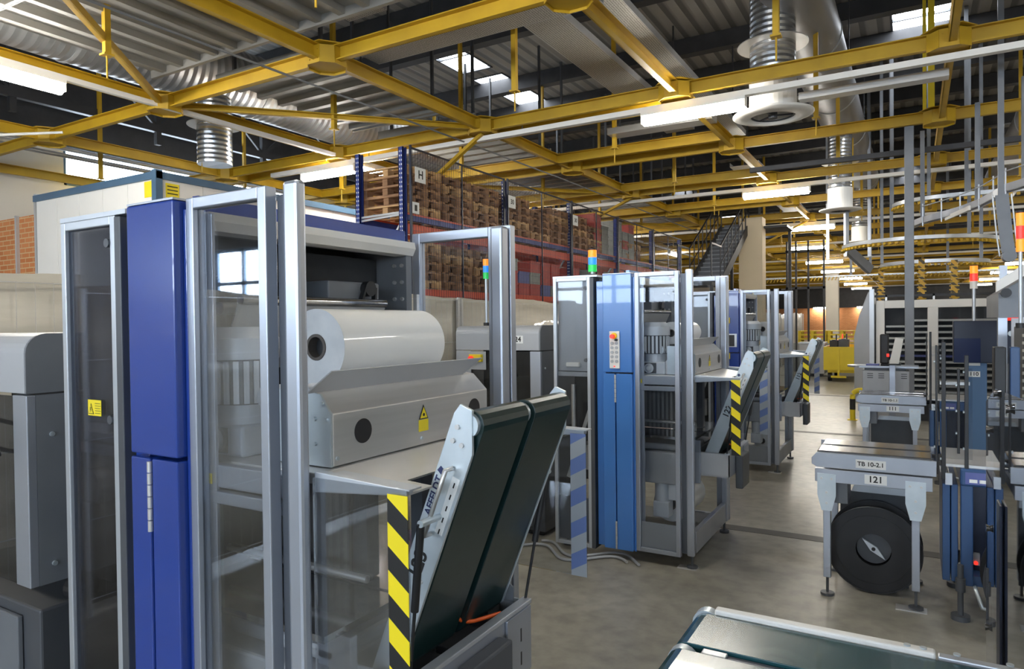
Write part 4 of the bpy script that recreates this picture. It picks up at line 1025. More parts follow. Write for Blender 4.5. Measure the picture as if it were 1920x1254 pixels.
# mesh fence in front of the rack
for k in range(5):
    y0 = [7.98, 10.78, 13.5, 16.2, 18.9][k]; y1 = y0+2.7
    r = thing('mesh_panel', 'dark blue wire mesh panel in front of the %s rack bay' % ['first', 'second', 'third', 'fourth', 'fifth'][k], 'mesh panel', (-6.40, (y0+y1)/2, 0), 'wire mesh panels on the rack')
    Pm = lambda n, m, mt: pw(n, m, mt, r)
    for y in (y0, y1-.035): Pm('mesh_post', MB().box(-6.415, -6.385, y, y+.03, .0, 4.45 if y == y0 else 4.43), NAVY)
    Pm('mesh_post', MB().box(-6.412, -6.392, (y0+y1)/2-.01, (y0+y1)/2+.01, 2.1, 4.4), NAVY)
    for z in (2.10, 4.40): Pm('mesh_rail', MB().box(-6.412, -6.388, y0+.03, y1-.035, z, z+.025), NAVY)
    w = MB(); n = int((y1-y0)/.062)
    for j in range(1, n): w.box(-6.402, -6.398, y0+j*.062, y0+j*.062+.0035, 2.12, 4.40)
    for j in range(1, 20): w.box(-6.398, -6.395, y0+.03, y1-.03, 2.12+j*.12, 2.1235+j*.12)
    Pm('wire_grid', w, NAVY)

# ================================================================== TABLES AND STRAPPING LINE ON THE RIGHT


def conveyor_table(y0, num, lab, label, xo=0.):
    x0, x1 = -.585+xo, .115+xo
    r = thing('conveyor_table', label, 'conveyor table', ((x0+x1)/2, y0+.28, 0), 'short conveyor tables'); P = lambda n, m, mt, bev=0, par=None, lb=None: pw(n, m, mt, par or r, bev, lb, r)
    for ya, yb in ((y0+.03, y0+.26), (y0+.30, y0+.53)):
        P('table_belt', MB().box(x0+.03, x1-.02, ya, yb, .925, .945), SHINY, .008)
    P('side_rail', MB().prism([(x0, .86), (x0, .90), (x0+.03, .935), (x1-.0, .935), (x1, .90), (x1, .84), (x0+.03, .84)], 1, y0, y0+.02), ALU, .002)
    P('side_rail', MB().box(x0, x1, y0+.54, y0+.56, .84, .935), ALU, .002)
    P('middle_strip', MB().box(x0+.03, x1, y0+.265, y0+.295, .91, .93), BLACK)
    P('lower_beam', MB().box(x0+.02, x1-.02, y0, y0+.05, .745, .83), ALU, .003); P('lower_beam', MB().box(x0+.02, x1-.02, y0+.51, y0+.56, .745, .83), ALU, .003)
    P('cross_beam', MB().box(x0+.02, x0+.06, y0+.05, y0+.51, .76, .82), ALU); P('cross_beam', MB().box(x1-.06, x1-.02, y0+.05, y0+.51, .76, .82), ALU)
    P('motor_box', MB().box(x0+.04, x0+.21, y0+.06, y0+.3, .60, .74), GREYM, .004)
    for lx in (x0+.09, x1-.11):
        for ly in (y0, y0+.51):
            l = P('leg', MB().box(lx-.022, lx+.022, ly+.0, ly+.045, .12, .745), ALU, .003)
            if ly == y0:
                b = P('leg_bracket', MB().prism([(lx-.055, .80), (lx+.055, .80), (lx+.055, .66), (lx+.03, .56), (lx-.03, .56), (lx-.055, .66)], 1, ly-.008, ly-.001), STEELW, 0, l)
                for (bx, bz) in ((-.03, .77), (.03, .77), (0, .68), (0, .61)): P('bolt', MB().cyl((lx+bx, ly-.014, bz), (lx+bx, ly-.008, bz), .008, 10), STEEL, 0, b)
            P('levelling_foot', MB().cyl((lx, ly+.022, .02), (lx, ly+.022, .12), .009, 10).cyl((lx, ly+.022, 0.002), (lx, ly+.022, .018), .042, 18), GREYD, 0, l)
    P('floor_anchor_plate', MB().box(x1-.22, x1-.05, y0-.03, y0+.06, 0, .006), STEEL)
    P('dark_panel', MB().box(x0+.13, x1-.09, y0+.48, y0+.50, .10, .60), GREYD); P('sloping_lid', MB().prism([(x0+.20, .60), (x1-.09, .60), (x1-.09, .645), (x0+.22, .645)], 1, y0+.46, y0+.50), ALUL)
    l = P('number_label', MB().box((x0+x1)/2-.04, (x0+x1)/2+.085, y0-.0015, y0-.0005, .758, .818), PAPER); text_w('unit_number', num, .056, INK, l, ((x0+x1)/2+.022, y0-.0022, .788), r)
    l = P('plate_label', MB().box((x0+x1)/2-.09, (x0+x1)/2+.08, y0-.0015, y0-.0005, .855, .91), PAPER); text_w('plate_lettering', lab, .038, INK, l, ((x0+x1)/2-.005, y0-.0022, .882), r)
    return r


conveyor_table(4.87, '121', 'TB 10-2.1', 'short conveyor table numbered 121 standing over a big black reel')
conveyor_table(8.85, '111', 'TB 10-1.1', 'short conveyor table numbered 111 further back')


def reel(x, y, z, r, label):
    o = thing('strap_reel', label, 'strap reel', (x, y, 0), 'black strap reels'); P = lambda n, m, mt, bev=0: part(n, m, mt, o, bev)
    P('front_disc', MB().ring((0, -.10, z), (0, -.085, z), r, r*.37, 56), BLACK); P('rear_disc', MB().ring((0, .085, z), (0, .10, z), r, r*.37, 56), BLACK)
    P('disc_rim', MB().ring((0, -.106, z), (0, -.10, z), r, r*.965, 56), BLACK); P('disc_ridge', MB().ring((0, -.103, z), (0, -.10, z), r*.80, r*.785, 56), BLACK)
    P('wound_strap', MB().ring((0, -.085, z), (0, .085, z), r*.86, r*.4, 48), BLACK)
    P('hub', MB().cyl((0, -.05, z), (0, .1, z), r*.36, 36), GREYD)
    a = .75; c, s_ = math.cos(a), -math.sin(a)
    P('clamp_bar', MB().prism([(c*-.095-.0, z-s_*.095), (-.02, z-.012), (c*.095, z+s_*.095), (.02, z+.012)], 1, -.075, -.055), ALUL, .002)
    P('spindle', MB().cyl((0, -.08, z), (0, -.05, z), .012, 14), BLACK)
    P('reel_stand', MB().box(-.05, .05, .11, .14, 0, z).box(-.2, .2, .11, .14, 0, .03), GREYD)
    return o


reel(-.235, 5.15, .287, .283, 'big black strap reel with a diagonal metal bar under table 121')


def strapper(y0, label, header):
    r = thing('strapping_machine', label, 'strapping machine', (.56, y0+.3, 0), 'blue strapping machines'); P = lambda n, m, mt, bev=0, par=None, lb=None: pw(n, m, mt, par or r, bev, lb, r)
    P('corner_panel', MB().box(.145, .185, y0, y0+.6, .21, .80), BLUED, .004); P('corner_panel', MB().box(.19, .225, y0, y0+.6, .21, .80), BLUED, .004)
    P('front_post', MB().box(.238, .30, y0-.02, y0+.05, .20, .86), BLUED, .006)
    P('top_frame', MB().box(.235, 1.05, y0-.03, y0+.6, .80, .905), BLUED, .012)
    P('body', MB().box(.30, 1.05, y0+.12, y0+.6, .22, .80), NAVY, .006)
    P('work_surface', MB().box(.15, 1.05, y0+.0, y0+.62, .906, .922), STEEL)
    P('bottom_frame', MB().box(.30, 1.05, y0, y0+.6, .20, .26), BLUED)
    pl = P('rating_plate', MB().box(.26, .385, y0-.0325, y0-.031, .815, .885), CRATEB)
    P('plate_field', MB().box(.28, .32, y0-.034, y0-.033, .825, .845), PAPER, 0, pl); P('plate_field', MB().box(.33, .37, y0-.034, y0-.033, .825, .845), PAPER, 0, pl)
    P('switch_housing', MB().box(.28, .34, y0+.09, y0+.12, .30, .37), GREY); P('red_lamp', MB().cyl((.32, y0+.08, .315), (.32, y0+.09, .315), .012, 12), REDGLOW)
    for fx, fy in ((.235, y0-.04), (.235, y0+.55), (1.0, y0), (1.0, y0+.55)):
        P('adjustable_foot', MB().cyl((fx, fy, .03), (fx, fy, .33), .016, 12).cyl((fx, fy, .17), (fx, fy, .25), .026, 12).cyl((fx, fy, 0.0), (fx, fy, .03), .05, 20), GREYD)
    P('chrome_handle', MB().tube([(.31, y0-.02, .20), (.31, y0-.06, .20), (.34, y0-.07, .10), (.44, y0-.07, .08), (.6, y0-.07, .08)], .012, 10), STEELW)
    c_ = P('edge_bracket', MB().box(.16, .195, y0-.03, y0-.003, .80, .87), ALUL)
    # black guide bars above the table
    for (x, z0, z1, w) in ((.152, .83, 1.66, .022), (.115, .90, 1.64, .012), (.268, .90, 1.58, .020), (.228, .99, 1.50, .014)):
        b = P('guide_bar', MB().box(x-w/2, x+w/2, y0-.02, y0+.01, z0, z1), BLACK, .002)
        for zz in (z0+.12, (z0+z1)/2, z1-.1): P('bar_clip', MB().cyl((x-w/2-.008, y0-.005, zz), (x-w/2, y0-.005, zz), .009, 10), STEELW, 0, b)
    P('pressing_pane', MB().box(.16, .30, y0+.03, y0+.035, .95, 1.5), PLEX)
    P('back_arm', MB().box(.14, .3, y0+.25, y0+.28, 1.38, 1.40), STEEL)
    if header:
        P('arch_column', MB().box(.475, .66, y0-.06, y0+.1, .25, 1.40), BLUEC, .006)
        P('arch_header', MB().box(.36, 1.15, y0-.1, y0+.12, 1.33, 1.775), NAVY, .008)
        P('header_cover', MB().box(.365, .60, y0-.115, y0-.102, 1.335, 1.59), ACRY); P('header_knob', MB().cyl((.86, y0-.125, 1.64), (.86, y0-.10, 1.64), .028, 18), STEELW)
        l = P('number_label', MB().box(.49, .60, y0-.0625, y0-.061, 1.18, 1.24), PAPER); text_w('unit_number', '110', .055, INK, l, (.545, y0-.0635, 1.21), r)
        P('plate_label', MB().box(.50, .60, y0-.0625, y0-.061, 1.30, 1.33), PAPER)
    return r


strapper(4.90, 'near blue strapping machine with tall black guide bars right of table 121', False)
strapper(8.80, 'far blue strapping machine numbered 110 with a dark header', True)
reel(.62, 4.62, .36, .30, 'black strap reel in front of the near strapping machine, behind the clear guard')
# dark louvred stack and boxes behind the guard
s_ = thing('louvred_cabinet', 'dark louvred cabinet at the right edge above the clear guard', 'cabinet', (.72, 5.6, 0)); P = lambda n, m, mt, bev=0: pw(n, m, mt, s_, bev)
P('cabinet_body', MB().box(.60, 1.1, 5.4, 5.9, .93, 1.74), GREYD, .006)
for k in range(11): P('louvre', MB().box(.59, 1.1, 5.37, 5.40, 1.20+k*.048, 1.218+k*.048), BEIGE)
P('pedestal', MB().box(.70, 1.05, 5.6, 5.88, 0, .93), GREYD)
o = MB().box(.43, .49, 5.2, 5.35, .93, 1.62).build('black_side_box', BLACK, None, .005); tag(o, 'tall black box left of the louvred cabinet', 'box')
o = MB().box(.51, .56, 5.2, 5.3, .93, 1.62).build('blue_side_box', BLUED, None, .005); tag(o, 'slim blue box between the black box and the louvred cabinet', 'box')
# clear guard in the right foreground
g = thing('machine_guard', 'clear guard pane with chrome bolts at the right edge', 'machine guard', (.30, 3.2, 0)); P = lambda n, m, mt, bev=0: pw(n, m, mt, g, bev)
P('guard_pane', MB().prism([(4.0, .10), (4.0, 1.40), (3.55, 1.50), (1.5, 1.60), (1.5, .10)], 0, .297, .303), PLEXM)
for (x, y) in ((1852, 805), (1852, 990), (1850, 1175), (1866, 737), (1889, 767)):
    c = at(x, y, 0, .29); P('chrome_bolt', MB().cyl((.283, c.y, c.z), (.297, c.y, c.z), .018, 18, .012), SHINY)
P('dark_upright', MB().box(.284, .294, 3.24, 3.36, 0, 1.07), NAVY, .003); P('base_foot', MB().box(.29, .36, 2.9, 3.1, 0, .10), GREYD); P('base_foot', MB().box(.29, .36, 3.8, 4.0, 0, .10), GREYD)
P('lower_arm', MB().box(.304, .6, 3.30, 3.34, .62, .66), BLACK)
# foreground conveyor
f = thing('foreground_conveyor', 'low conveyor with shiny dark green belts in the bottom right foreground', 'belt conveyor', (-.15, 1.75, 0)); P = lambda n, m, mt, bev=0: pw(n, m, mt, f, bev)
for ya, yb in ((1.985, 2.215), (1.70, 1.94), (1.42, 1.66)):
    pl = []
    for k in range(9): t = PI/2+PI*k/8; pl.append((-.58+.045*math.cos(t), .81+.045*math.sin(t)))
    for k in range(9): t = -PI/2+PI*k/8; pl.append((.235+.045*math.cos(t), .81+.045*math.sin(t)))
    P('belt', MB().prism(pl, 1, ya, yb), BELTG, .002)
P('outer_rail', MB().box(-.56, .05, 2.225, 2.262, .79, .868), WHITE, .006); P('outer_rail', MB().box(.055, .285, 2.225, 2.255, .79, .862), ALUL, .004)
P('rail_end', MB().cyl((-.585, 2.22, .815), (-.585, 2.26, .815), .045, 20), STEELW)
P('centre_rail', MB().box(-.50, .27, 1.945, 1.98, .80, .845), ALUD); P('centre_rail', MB().box(-.50, .27, 1.665, 1.695, .80, .845), ALUD)
for yy in (1.962, 1.68): P('roller_end', MB().cyl((-.585, yy-.016, .81), (-.585, yy+.016, .81), .043, 18), STEELW); P('belt_block', MB().box(-.53, -.46, yy-.017, yy+.017, .835, .853), ALUL, .003)
for (x, y) in ((-.4, 2.2), (.22, 2.2), (-.4, 1.45), (.22, 1.45)): P('leg', MB().box(x-.025, x+.025, y-.025, y+.025, 0, .78), ALU)
for x in (-.02, .02, .10, .22): P('rail_bolt', MB().cyl((x, 2.243, .868), (x, 2.243, .872), .009, 12), STEELW)

# ================================================================== BACKGROUND RIGHT
o = MB().box(-.125, .0, 11.94, 12.06, 0, 4.70).build('steel_post', GREYM, None, .006); tag(o, 'tall grey steel post rising behind table 111', 'post')
b = thing('safety_hoop', 'yellow hoop barrier with a black band left of the grey cabinet', 'safety hoop', (-.55, 13.7, 0)); P = lambda n, m, mt, bev=0: pw(n, m, mt, b, bev)
pts = [(-.96, 13.7, 0), (-.96, 13.7, .42)]+[(-.84-.12*math.cos(t), 13.7, .42+.12*math.sin(t)) for t in [PI/2*k/6 for k in range(1, 7)]]+[(-.3, 13.7, .54)]+[(-.3+.12*math.sin(t), 13.7, .42+.12*math.cos(t)) for t in [PI/2*k/6 for k in range(1, 7)]]+[(-.18, 13.7, 0)]
P('hoop_tube', MB().tube(pts, .045, 14), YELB); P('black_band', MB().cyl((-.96, 13.7, .19), (-.96, 13.7, .38), .0465, 20), BLACK)
P('foot_plate', MB().box(-1.04, -.88, 13.62, 13.78, 0, .012), YELB); P('foot_plate', MB().box(-.26, -.10, 13.62, 13.78, 0, .012), YELB)
b = thing('grey_cabinet', 'grey vented cabinet with a thin round-ended worktop behind table 111', 'cabinet', (-.34, 10.8, 0)); P = lambda n, m, mt, bev=0: pw(n, m, mt, b, bev)
P('cabinet_body', MB().box(-.62, -.06, 10.6, 11.0, 0, 1.10), GREY, .006)
for k in range(4):
    for q in range(3): P('vent_slot', MB().box(-.56+k*.135, -.49+k*.135, 10.596, 10.600, 1.00+q*.028, 1.008+q*.028), BLACK)
pts = [(-.66+.16*math.cos(t), 10.8+.2*math.sin(t)) for t in [PI/2+PI*k/10 for k in range(11)]]+[(.05, 10.6), (.05, 11.0)]
P('worktop', MB().prism(pts, 2, 1.14, 1.165), ALU)
P('worktop_support', MB().box(-.6, -.1, 10.7, 10.9, 1.10, 1.14), GREYM)
for k, (x, c, n) in enumerate([(-.50, CRATEB, 'folded purple and white papers on the grey cabinet'), (-.32, BLACK, 'black cable bundle on the grey cabinet')]):
    o = MB().box(x-.08, x+.08, 10.68, 10.86, 1.165, 1.185).build('paper_bundle' if k == 0 else 'cable_bundle', c, None, .004); tag(o, n, 'papers' if k == 0 else 'cables')
b = thing('operator_panel', 'white operator panel on a grey column with a red button', 'operator panel', (-.26, 10.3, 0)); P = lambda n, m, mt, bev=0: pw(n, m, mt, b, bev)
P('column', MB().box(-.285, -.215, 10.27, 10.33, 0, 1.24), ALU, .004); P('base_plate', MB().box(-.38, -.12, 10.2, 10.4, 0, .02), GREYD)
P('screen_housing', MB().prism([(-.285, 1.22), (-.175, 1.22), (-.12, 1.55), (-.215, 1.56)], 1, 10.22, 10.30), WHITE, .006)
P('panel_tray', MB().box(-.29, -.15, 10.22, 10.36, 1.20, 1.22), BLACK)
P('red_button', MB().cyl((-.315, 10.25, 1.33), (-.285, 10.25, 1.33), .022, 14), REDGLOW)
o = thing('black_monitor', 'black monitor back standing behind the operator panel', 'monitor', (-.37, 10.75, 1.165)); pw('monitor_back', MB().box(-.41, -.30, 10.7, 10.76, 1.19, 1.60), BLACK, o, .02); pw('monitor_stand', MB().box(-.40, -.31, 10.68, 10.80, 1.165, 1.19), BLACK, o)
# yellow trailer
b = thing('yellow_trailer', 'yellow box trailer parked in the far aisle', 'trailer', (-1.7, 23.2, 0)); P = lambda n, m, mt, bev=0: pw(n, m, mt, b, bev)
P('trailer_box', MB().box(-2.30, -1.27, 21.95, 22.0, .38, 1.02).box(-2.30, -2.26, 22.0, 24.6, .38, 1.02).box(-1.31, -1.27, 22.0, 24.6, .38, 1.02).box(-2.30, -1.27, 24.56, 24.6, .38, 1.02).box(-2.30, -1.27, 21.95, 24.6, .34, .38), YELB)
P('chassis', MB().box(-2.2, -1.36, 22.05, 24.5, .26, .34), YELB)
for x in (-2.16, -1.42):
    for y in (22.3, 24.2): P('wheel', MB().cyl((x-.05, y, .15), (x+.05, y, .15), .15, 22), BLACK)
P('drawbar', MB().bar((-1.9, 21.9, .12), (-1.9, 21.93, .95), .05, .05).bar((-2.1, 21.95, .15), (-1.7, 21.95, .15), .06, .06), YELB)
for k, (x, y, s, c, lb) in enumerate([(-2.1, 22.9, .22, BLACK, 'black gearbox part lying in the yellow trailer'), (-1.85, 23.1, .28, GREYD, 'dark machine part sticking out of the yellow trailer'), (-2.0, 23.8, .2, REDGLOW, 'red tool in the yellow trailer')]):
    m = MB().box(x-s/2, x+s/2, y-.2, y+.2, .39, 1.1+s*.4).cyl((x, y-.21, 1.1), (x, y+.21, 1.1), s*.5, 14).box(x+s*.2, x+s*.35, y-.05, y+.05, 1.1, 1.32+s*.2)
    o = m.build('machine_part', c, None, .01); tag(o, lb, 'machine part')
# bin and yellow pallets behind
b = thing('steel_bin', 'grey steel bin with pale lid left of the yellow trailer', 'bin', (-2.75, 24, 0)); pw('bin_body', MB().box(-3.2, -2.45, 23.7, 24.4, .1, 1.05), GREY, b, .01); pw('bin_lid', MB().box(-3.22, -2.43, 23.68, 24.42, 1.05, 1.10), ALUL, b); pw('bin_foot', MB().box(-3.1, -2.55, 23.8, 24.3, 0, .1), BLACK, b)
py = MB(); py.v = list(pm.v); py.f = list(pm.f); py.smooth = list(pm.smooth)
y0_ = None
for j in range(2):
    for q in range(3):
        if y0_ is None: o = y0_ = py.build('pallet', YELB)
        else: o = y0_.copy(); COL.objects.link(o)
        o.location = (-3.1+j*.95, 26.5, 1.0+q*.1445); tag(o, 'yellow pallet, %s, %s stack on the grey box by the far aisle' % (['bottom', 'middle', 'top'][q], ['left', 'right'][j]), 'pallet', 'yellow pallets')
o = MB().box(-3.7, -1.6, 26.0, 27.0, 0, 1.0).build('grey_box_stack', CRATEG, None, .01); tag(o, 'long grey box carrying yellow pallets in the distance', 'box')
o = MB().box(-1.75, -1.35, 32, 32.05, .9, 1.9).box(-1.73, -1.70, 32.0, 32.05, 0, .9).box(-1.40, -1.37, 32.0, 32.05, 0, .9).build('yellow_sign', YELS); tag(o, 'yellow notice board before the far brick wall', 'sign')
# far columns
o = MB().box(-4.28, -3.64, 20, 20.5, 0, 4.7).build('concrete_column', CREAM, None, .01); tag(o, 'cream concrete column right of the steel stair', 'column')
a_ = at(1548, 560, 1, 45); b_ = at(1572, 560, 1, 45)
o = MB().box(a_.x, b_.x, 45, 45.6, 0, 4.7).build('concrete_column', WALLW, None, .01); tag(o, 'distant pale column in front of the brick wall', 'column')
# stair
st = thing('steel_stair', 'dark steel stair with railings rising beyond the second machine', 'stair', (-4.7, 18, 0)); P = lambda n, m, mt, bev=0: pw(n, m, mt, st, bev)
A = at(1322, 535, 1, 17.2); Bq = at(1378, 428, 1, 20.2)
N = 15
for k in range(0, N):
    t = k/(N-1); c = A.lerp(Bq, t); dy = (20.2-17.2)/(N-1)
    if c.z < .1: continue
    P('tread', MB().box(c.x-.36, c.x+.36, c.y-.02, c.y+dy+.02, c.z, c.z+.03), GREYM); P('riser', MB().box(c.x-.35, c.x+.35, c.y+dy, c.y+dy+.015, c.z+.03, c.z+.14), GREYD)
e1 = Vector((.38, 0, 0))
lo = A
P('lower_landing', MB().box(A.x-.42, A.x+.42, A.y-1.0, A.y+.02, A.z-.05, A.z+.02), PURLIN)
for x in (A.x-.40, A.x+.40):
    for y in (A.y-.95, A.y-.05): P('landing_post', MB().box(x-.035, x+.035, y-.035, y+.035, 0, A.z-.05), PURLIN)
    P('landing_rail', MB().box(x-.015, x+.015, A.y-.98, A.y, A.z+.92, A.z+.96), BLACK); P('landing_rail', MB().box(x-.015, x+.015, A.y-.98, A.y-.95, A.z+.02, A.z+.95), BLACK)
for s_ in (-1, 1):
    P('stringer', MB().bar(lo+e1*s_, Bq+e1*s_, .03, .24), PURLIN)
    P('handrail', MB().tube([lo+e1*s_+Vector((0, 0, .95)), Bq+e1*s_+Vector((0, 0, .95))], .022, 8), BLACK)
    P('handrail', MB().tube([lo+e1*s_+Vector((0, 0, .5)), Bq+e1*s_+Vector((0, 0, .5))], .015, 8), BLACK)
    for k in range(9): c = lo.lerp(Bq, k/8)+e1*s_; P('baluster', MB().cyl(c, c+Vector((0, 0, .95)), .016, 8), BLACK)
P('landing', MB().box(Bq.x-.4, Bq.x+1.4, 20.2, 21.4, Bq.z-.06, Bq.z), PURLIN)
for x in (Bq.x-.35, Bq.x+1.3): P('landing_post', MB().box(x-.04, x+.04, 21.3, 21.38, 0, Bq.z-.06), PURLIN)
# big white framed machine at the back right
fm = thing('collating_machine', 'large white-framed machine with dark windows and steel shelves behind the grey post', 'machine', (.5, 14.8, 0)); P = lambda n, m, mt, bev=0: pw(n, m, mt, fm, bev)
P('frame', MB().frame_xz(-.60, 1.45, .38, 2.14, 14.0, 14.1, .14, .08), WHITE, .01); P('frame_mullion', MB().box(.20, .36, 14.0, 14.1, .46, 2.0), WHITE, .01)
P('side_wall', MB().prism([(-.95, .3), (-.62, .3), (-.62, 2.3), (-.72, 2.3), (-.86, 1.9), (-.95, 1.5)], 1, 13.95, 14.6), GREY, .01)
P('corner_column', MB().box(-.70, -.62, 13.9, 14.0, 0, 2.35), ALUL, .004)
P('body', MB().box(-.6, 1.45, 14.35, 15.4, .3, 2.1), INNER); P('window_pane', MB().box(-.46, .20, 14.03, 14.04, .46, 2.0), PLEX); P('window_pane', MB().box(.36, 1.31, 14.03, 14.04, .46, 2.0), PLEX)
for k in range(13): P('steel_shelf', MB().box(-.44 if k < 12 else -.1, 1.30, 14.06, 14.32, .50+k*.105, .535+k*.105), WHITE if k != 6 else CRATEB)
P('plinth', MB().box(-.55, 1.45, 14.1, 15.3, 0, .3), BLACK)
P('top_rail', MB().box(-.7, 1.5, 14.0, 14.06, 2.2, 2.24), BLACK)
for x in (-.45, .28, 1.2): P('rail_holder', MB().box(x, x+.03, 14.0, 14.05, 2.14, 2.24), STEEL)
o = thing('side_cabinet', 'tall pale grey cabinet right of the white-framed machine', 'cabinet', (1.9, 12, 0)); pw('cabinet_body', MB().box(1.15, 2.4, 12, 13, .0, 2.35), GREY, o, .01); pw('cabinet_door', MB().box(1.20, 2.3, 11.97, 11.995, .2, 2.25), ALUL, o, .004); pw('corner_post', MB().box(1.05, 1.14, 11.95, 12.05, 0, 2.55), ALU, o)
beacon(.76, 12.2, 2.24, 2.58, 0, [BLACK and WHITE, REDGLOW, LAMPO], 'red and orange signal tower on a tall pale pole', .05)
beacon(.54, 5.0, 2.19, 2.42, 1.74, [LAMPO, REDGLOW, LAMPO], 'red signal tower at the upper right edge', .022)
o = MB().cyl((.86, 8.7, 1.775), (.86, 8.7, 1.83), .055, 18, .07).build('red_funnel', REDGLOW); tag(o, 'small red tub on top of the dark header', 'tub')
# overhead cabinet top right
c1 = at(1868, 528, 1, 6.5); c2 = at(1925, 488, 1, 6.5)
ov = thing('overhead_hood', 'grey overhead hood with a pale sloping front edge at the right', 'hood', (1.1, 7, 0)); P = lambda n, m, mt, bev=0: pw(n, m, mt, ov, bev)
P('sloping_edge', MB().prism([(c1.x, c1.z-.08), (c1.x, c1.z), (c2.x+.6, c2.z+.42), (c2.x+.6, c2.z+.30)], 1, 6.5, 6.56), WHITE)
P('hood_side', MB().prism([(c1.x+.02, c1.z-.28), (c1.x+.02, c1.z-.09), (c2.x+.6, c2.z+.29), (c2.x+.6, c1.z-.28)], 1, 6.57, 7.6), GREYM)
P('hood_door', MB().box(c1.x+.10, c2.x+.6, 6.55, 6.57, c1.z-.62, c1.z-.285), GREY)
P('hood_post', MB().box(c1.x+.02, c1.x+.08, 6.6, 6.68, 0, c1.z-.28), ALU)
P('round_handle', MB().cyl((c1.x+.06, 6.46, c1.z-.09), (c1.x+.06, 6.5, c1.z-.09), .035, 20), BLACK)

# overhead curved chain conveyors


def chain_arc(cx, cyy, z, r, a0, a1, label, legs=()):
    o = thing('chain_conveyor', label, 'overhead conveyor', (cx, cyy, z), 'overhead chain conveyors'); n = 40
    def arc(rr, zz): return [(rr*math.cos(a0+(a1-a0)*k/n), rr*math.sin(a0+(a1-a0)*k/n), zz) for k in range(n+1)]
    m = MB(); P1, P2_, P3, P4 = arc(r, .03), arc(r, -.04), arc(r-.05, -.04), arc(r-.05, .03)
    vs = P1+P2_+P3+P4; q = n+1; fs = []
    for s_ in range(4):
        for k in range(n): fs.append((s_*q+k, s_*q+k+1, ((s_+1) % 4)*q+k+1, ((s_+1) % 4)*q+k))
    m.add(vs, fs); part('curved_rail', m, ALUL, o)
    c = MB(); t = 0.; L = abs(a1-a0)*r; k = int(L/.11)
    for j in range(k):
        a = a0+(a1-a0)*j/k; x, y = (r-.02)*math.cos(a), (r-.02)*math.sin(a); d = Vector((-math.sin(a), math.cos(a), 0))
        c.bar((x, y, -.09), Vector((x, y, -.075))+d*.05, .08, .045)
    part('yellow_chain', c, YEL, o)
    for (a, h) in legs: part('drop_post', MB().box(r*math.cos(a)-.03, r*math.cos(a)+.03, r*math.sin(a)-.03, r*math.sin(a)+.03, .03, h), GREYM, o)
    return o


chain_arc(.06, 17.0, 3.40, 1.45, PI, 2*PI, 'large curved overhead chain conveyor with yellow links, upper loop', [(PI*1.15, 3.995), (PI*1.4, 3.995), (PI*1.7, 3.995), (PI*1.95, 3.995)])
chain_arc(.35, 17.2, 2.98, 1.0, PI, 2*PI, 'smaller curved chain conveyor with yellow links below the large loop', [(PI*1.1, 4.415), (PI*1.8, 4.415)])
for k, (x, y, z0, z1, lb) in enumerate([(-.63, 17.15, 2.12, 2.96, 'left of the grey post'), (.12, 14.9, 2.10, 2.92, 'lit orange one above the white machine'), (.62, 14.6, 2.10, 2.85, 'beside the signal tower')]):
    o = thing('vertical_chain', 'vertical yellow chain strip dropping down, %s' % lb, 'chain', (x, y, z0)); part('chain_strip', MB().box(-.05, .05, -.03, .03, 0, z1-z0), CHAIN, o)
    c = MB(); j = 0
    while j*.07 < z1-z0-.05: c.box(-.075, .075, -.035, .035, j*.07, j*.07+.02); j += 1
    part('chain_cleats', c, YEL, o)
# roller curve and overhead line
rc = thing('roller_conveyor', 'curved grey overhead roller conveyor rising to the right edge', 'overhead conveyor', (.5, 11, 3.6)); P = lambda n, m, mt, bev=0: pw(n, m, mt, rc, bev)
cv = [at(1700, 424, 1, 12.6), at(1730, 412, 1, 12.2), at(1765, 403, 1, 11.8), at(1800, 393, 1, 11.4), at(1835, 380, 1, 11.0), at(1862, 366, 1, 10.7), at(1885, 352, 1, 10.4), at(1925, 340, 1, 10.1)]
for off in (Vector((0, 0, 0)), Vector((.05, .35, .03))):
    m = MB()
    for p, q in zip(cv, cv[1:]): m.bar(p+off, q+off, .03, .09)
    P('conveyor_rail', m, ALU)
for p, q in zip(cv, cv[1:]):
    for t in (0, .25, .5, .75): c = p.lerp(q, t); P('roller', MB().cyl(c+Vector((0, .02, .02)), c+Vector((.05, .33, .05)), .022, 10), STEEL)
for p in cv[1:]:
    P('guide_post', MB().box(p.x-.008, p.x+.008, p.y-.03, p.y-.015, p.z-.1, p.z+.24), ALUL)
a1 = [p+Vector((0, -.03, .20)) for p in cv[1:]]; P('guide_rod', MB().tube(a1, .008, 6), ALUL)
for k in (1, 4, 7): P('ceiling_post', MB().box(cv[k].x-.03, cv[k].x+.03, cv[k].y+.15, cv[k].y+.21, cv[k].z+.05, 4.7), GREYM)
P('white_side_strip', MB().bar(cv[2]+Vector((.05, -.03, -.06)), cv[4]+Vector((-.1, -.03, -.06)), .02, .06), WHITE)
c = at(1888, 400, 1, 9.8)
ch = thing('cable_chute', 'grey curved sheet metal chute dropping at the upper right', 'chute', (c.x, 9.8, 2.7)); P = lambda n, m, mt, bev=0: pw(n, m, mt, ch, bev)
tp = [at(1878, 365, 1, 9.8), at(1882, 400, 1, 9.8), at(1886, 440, 1, 9.8), at(1892, 480, 1, 9.8)]
m = MB()
for p, q in zip(tp, tp[1:]): m.bar(p, q, .03, .13, (1, 0, 0))
P('chute_sheet', m, GREYM)
for s_ in (-1, 1):
    P('chute_edge', MB().tube([p+Vector((.09*s_, -.02, 0)) for p in tp], .01, 6), ALUL)
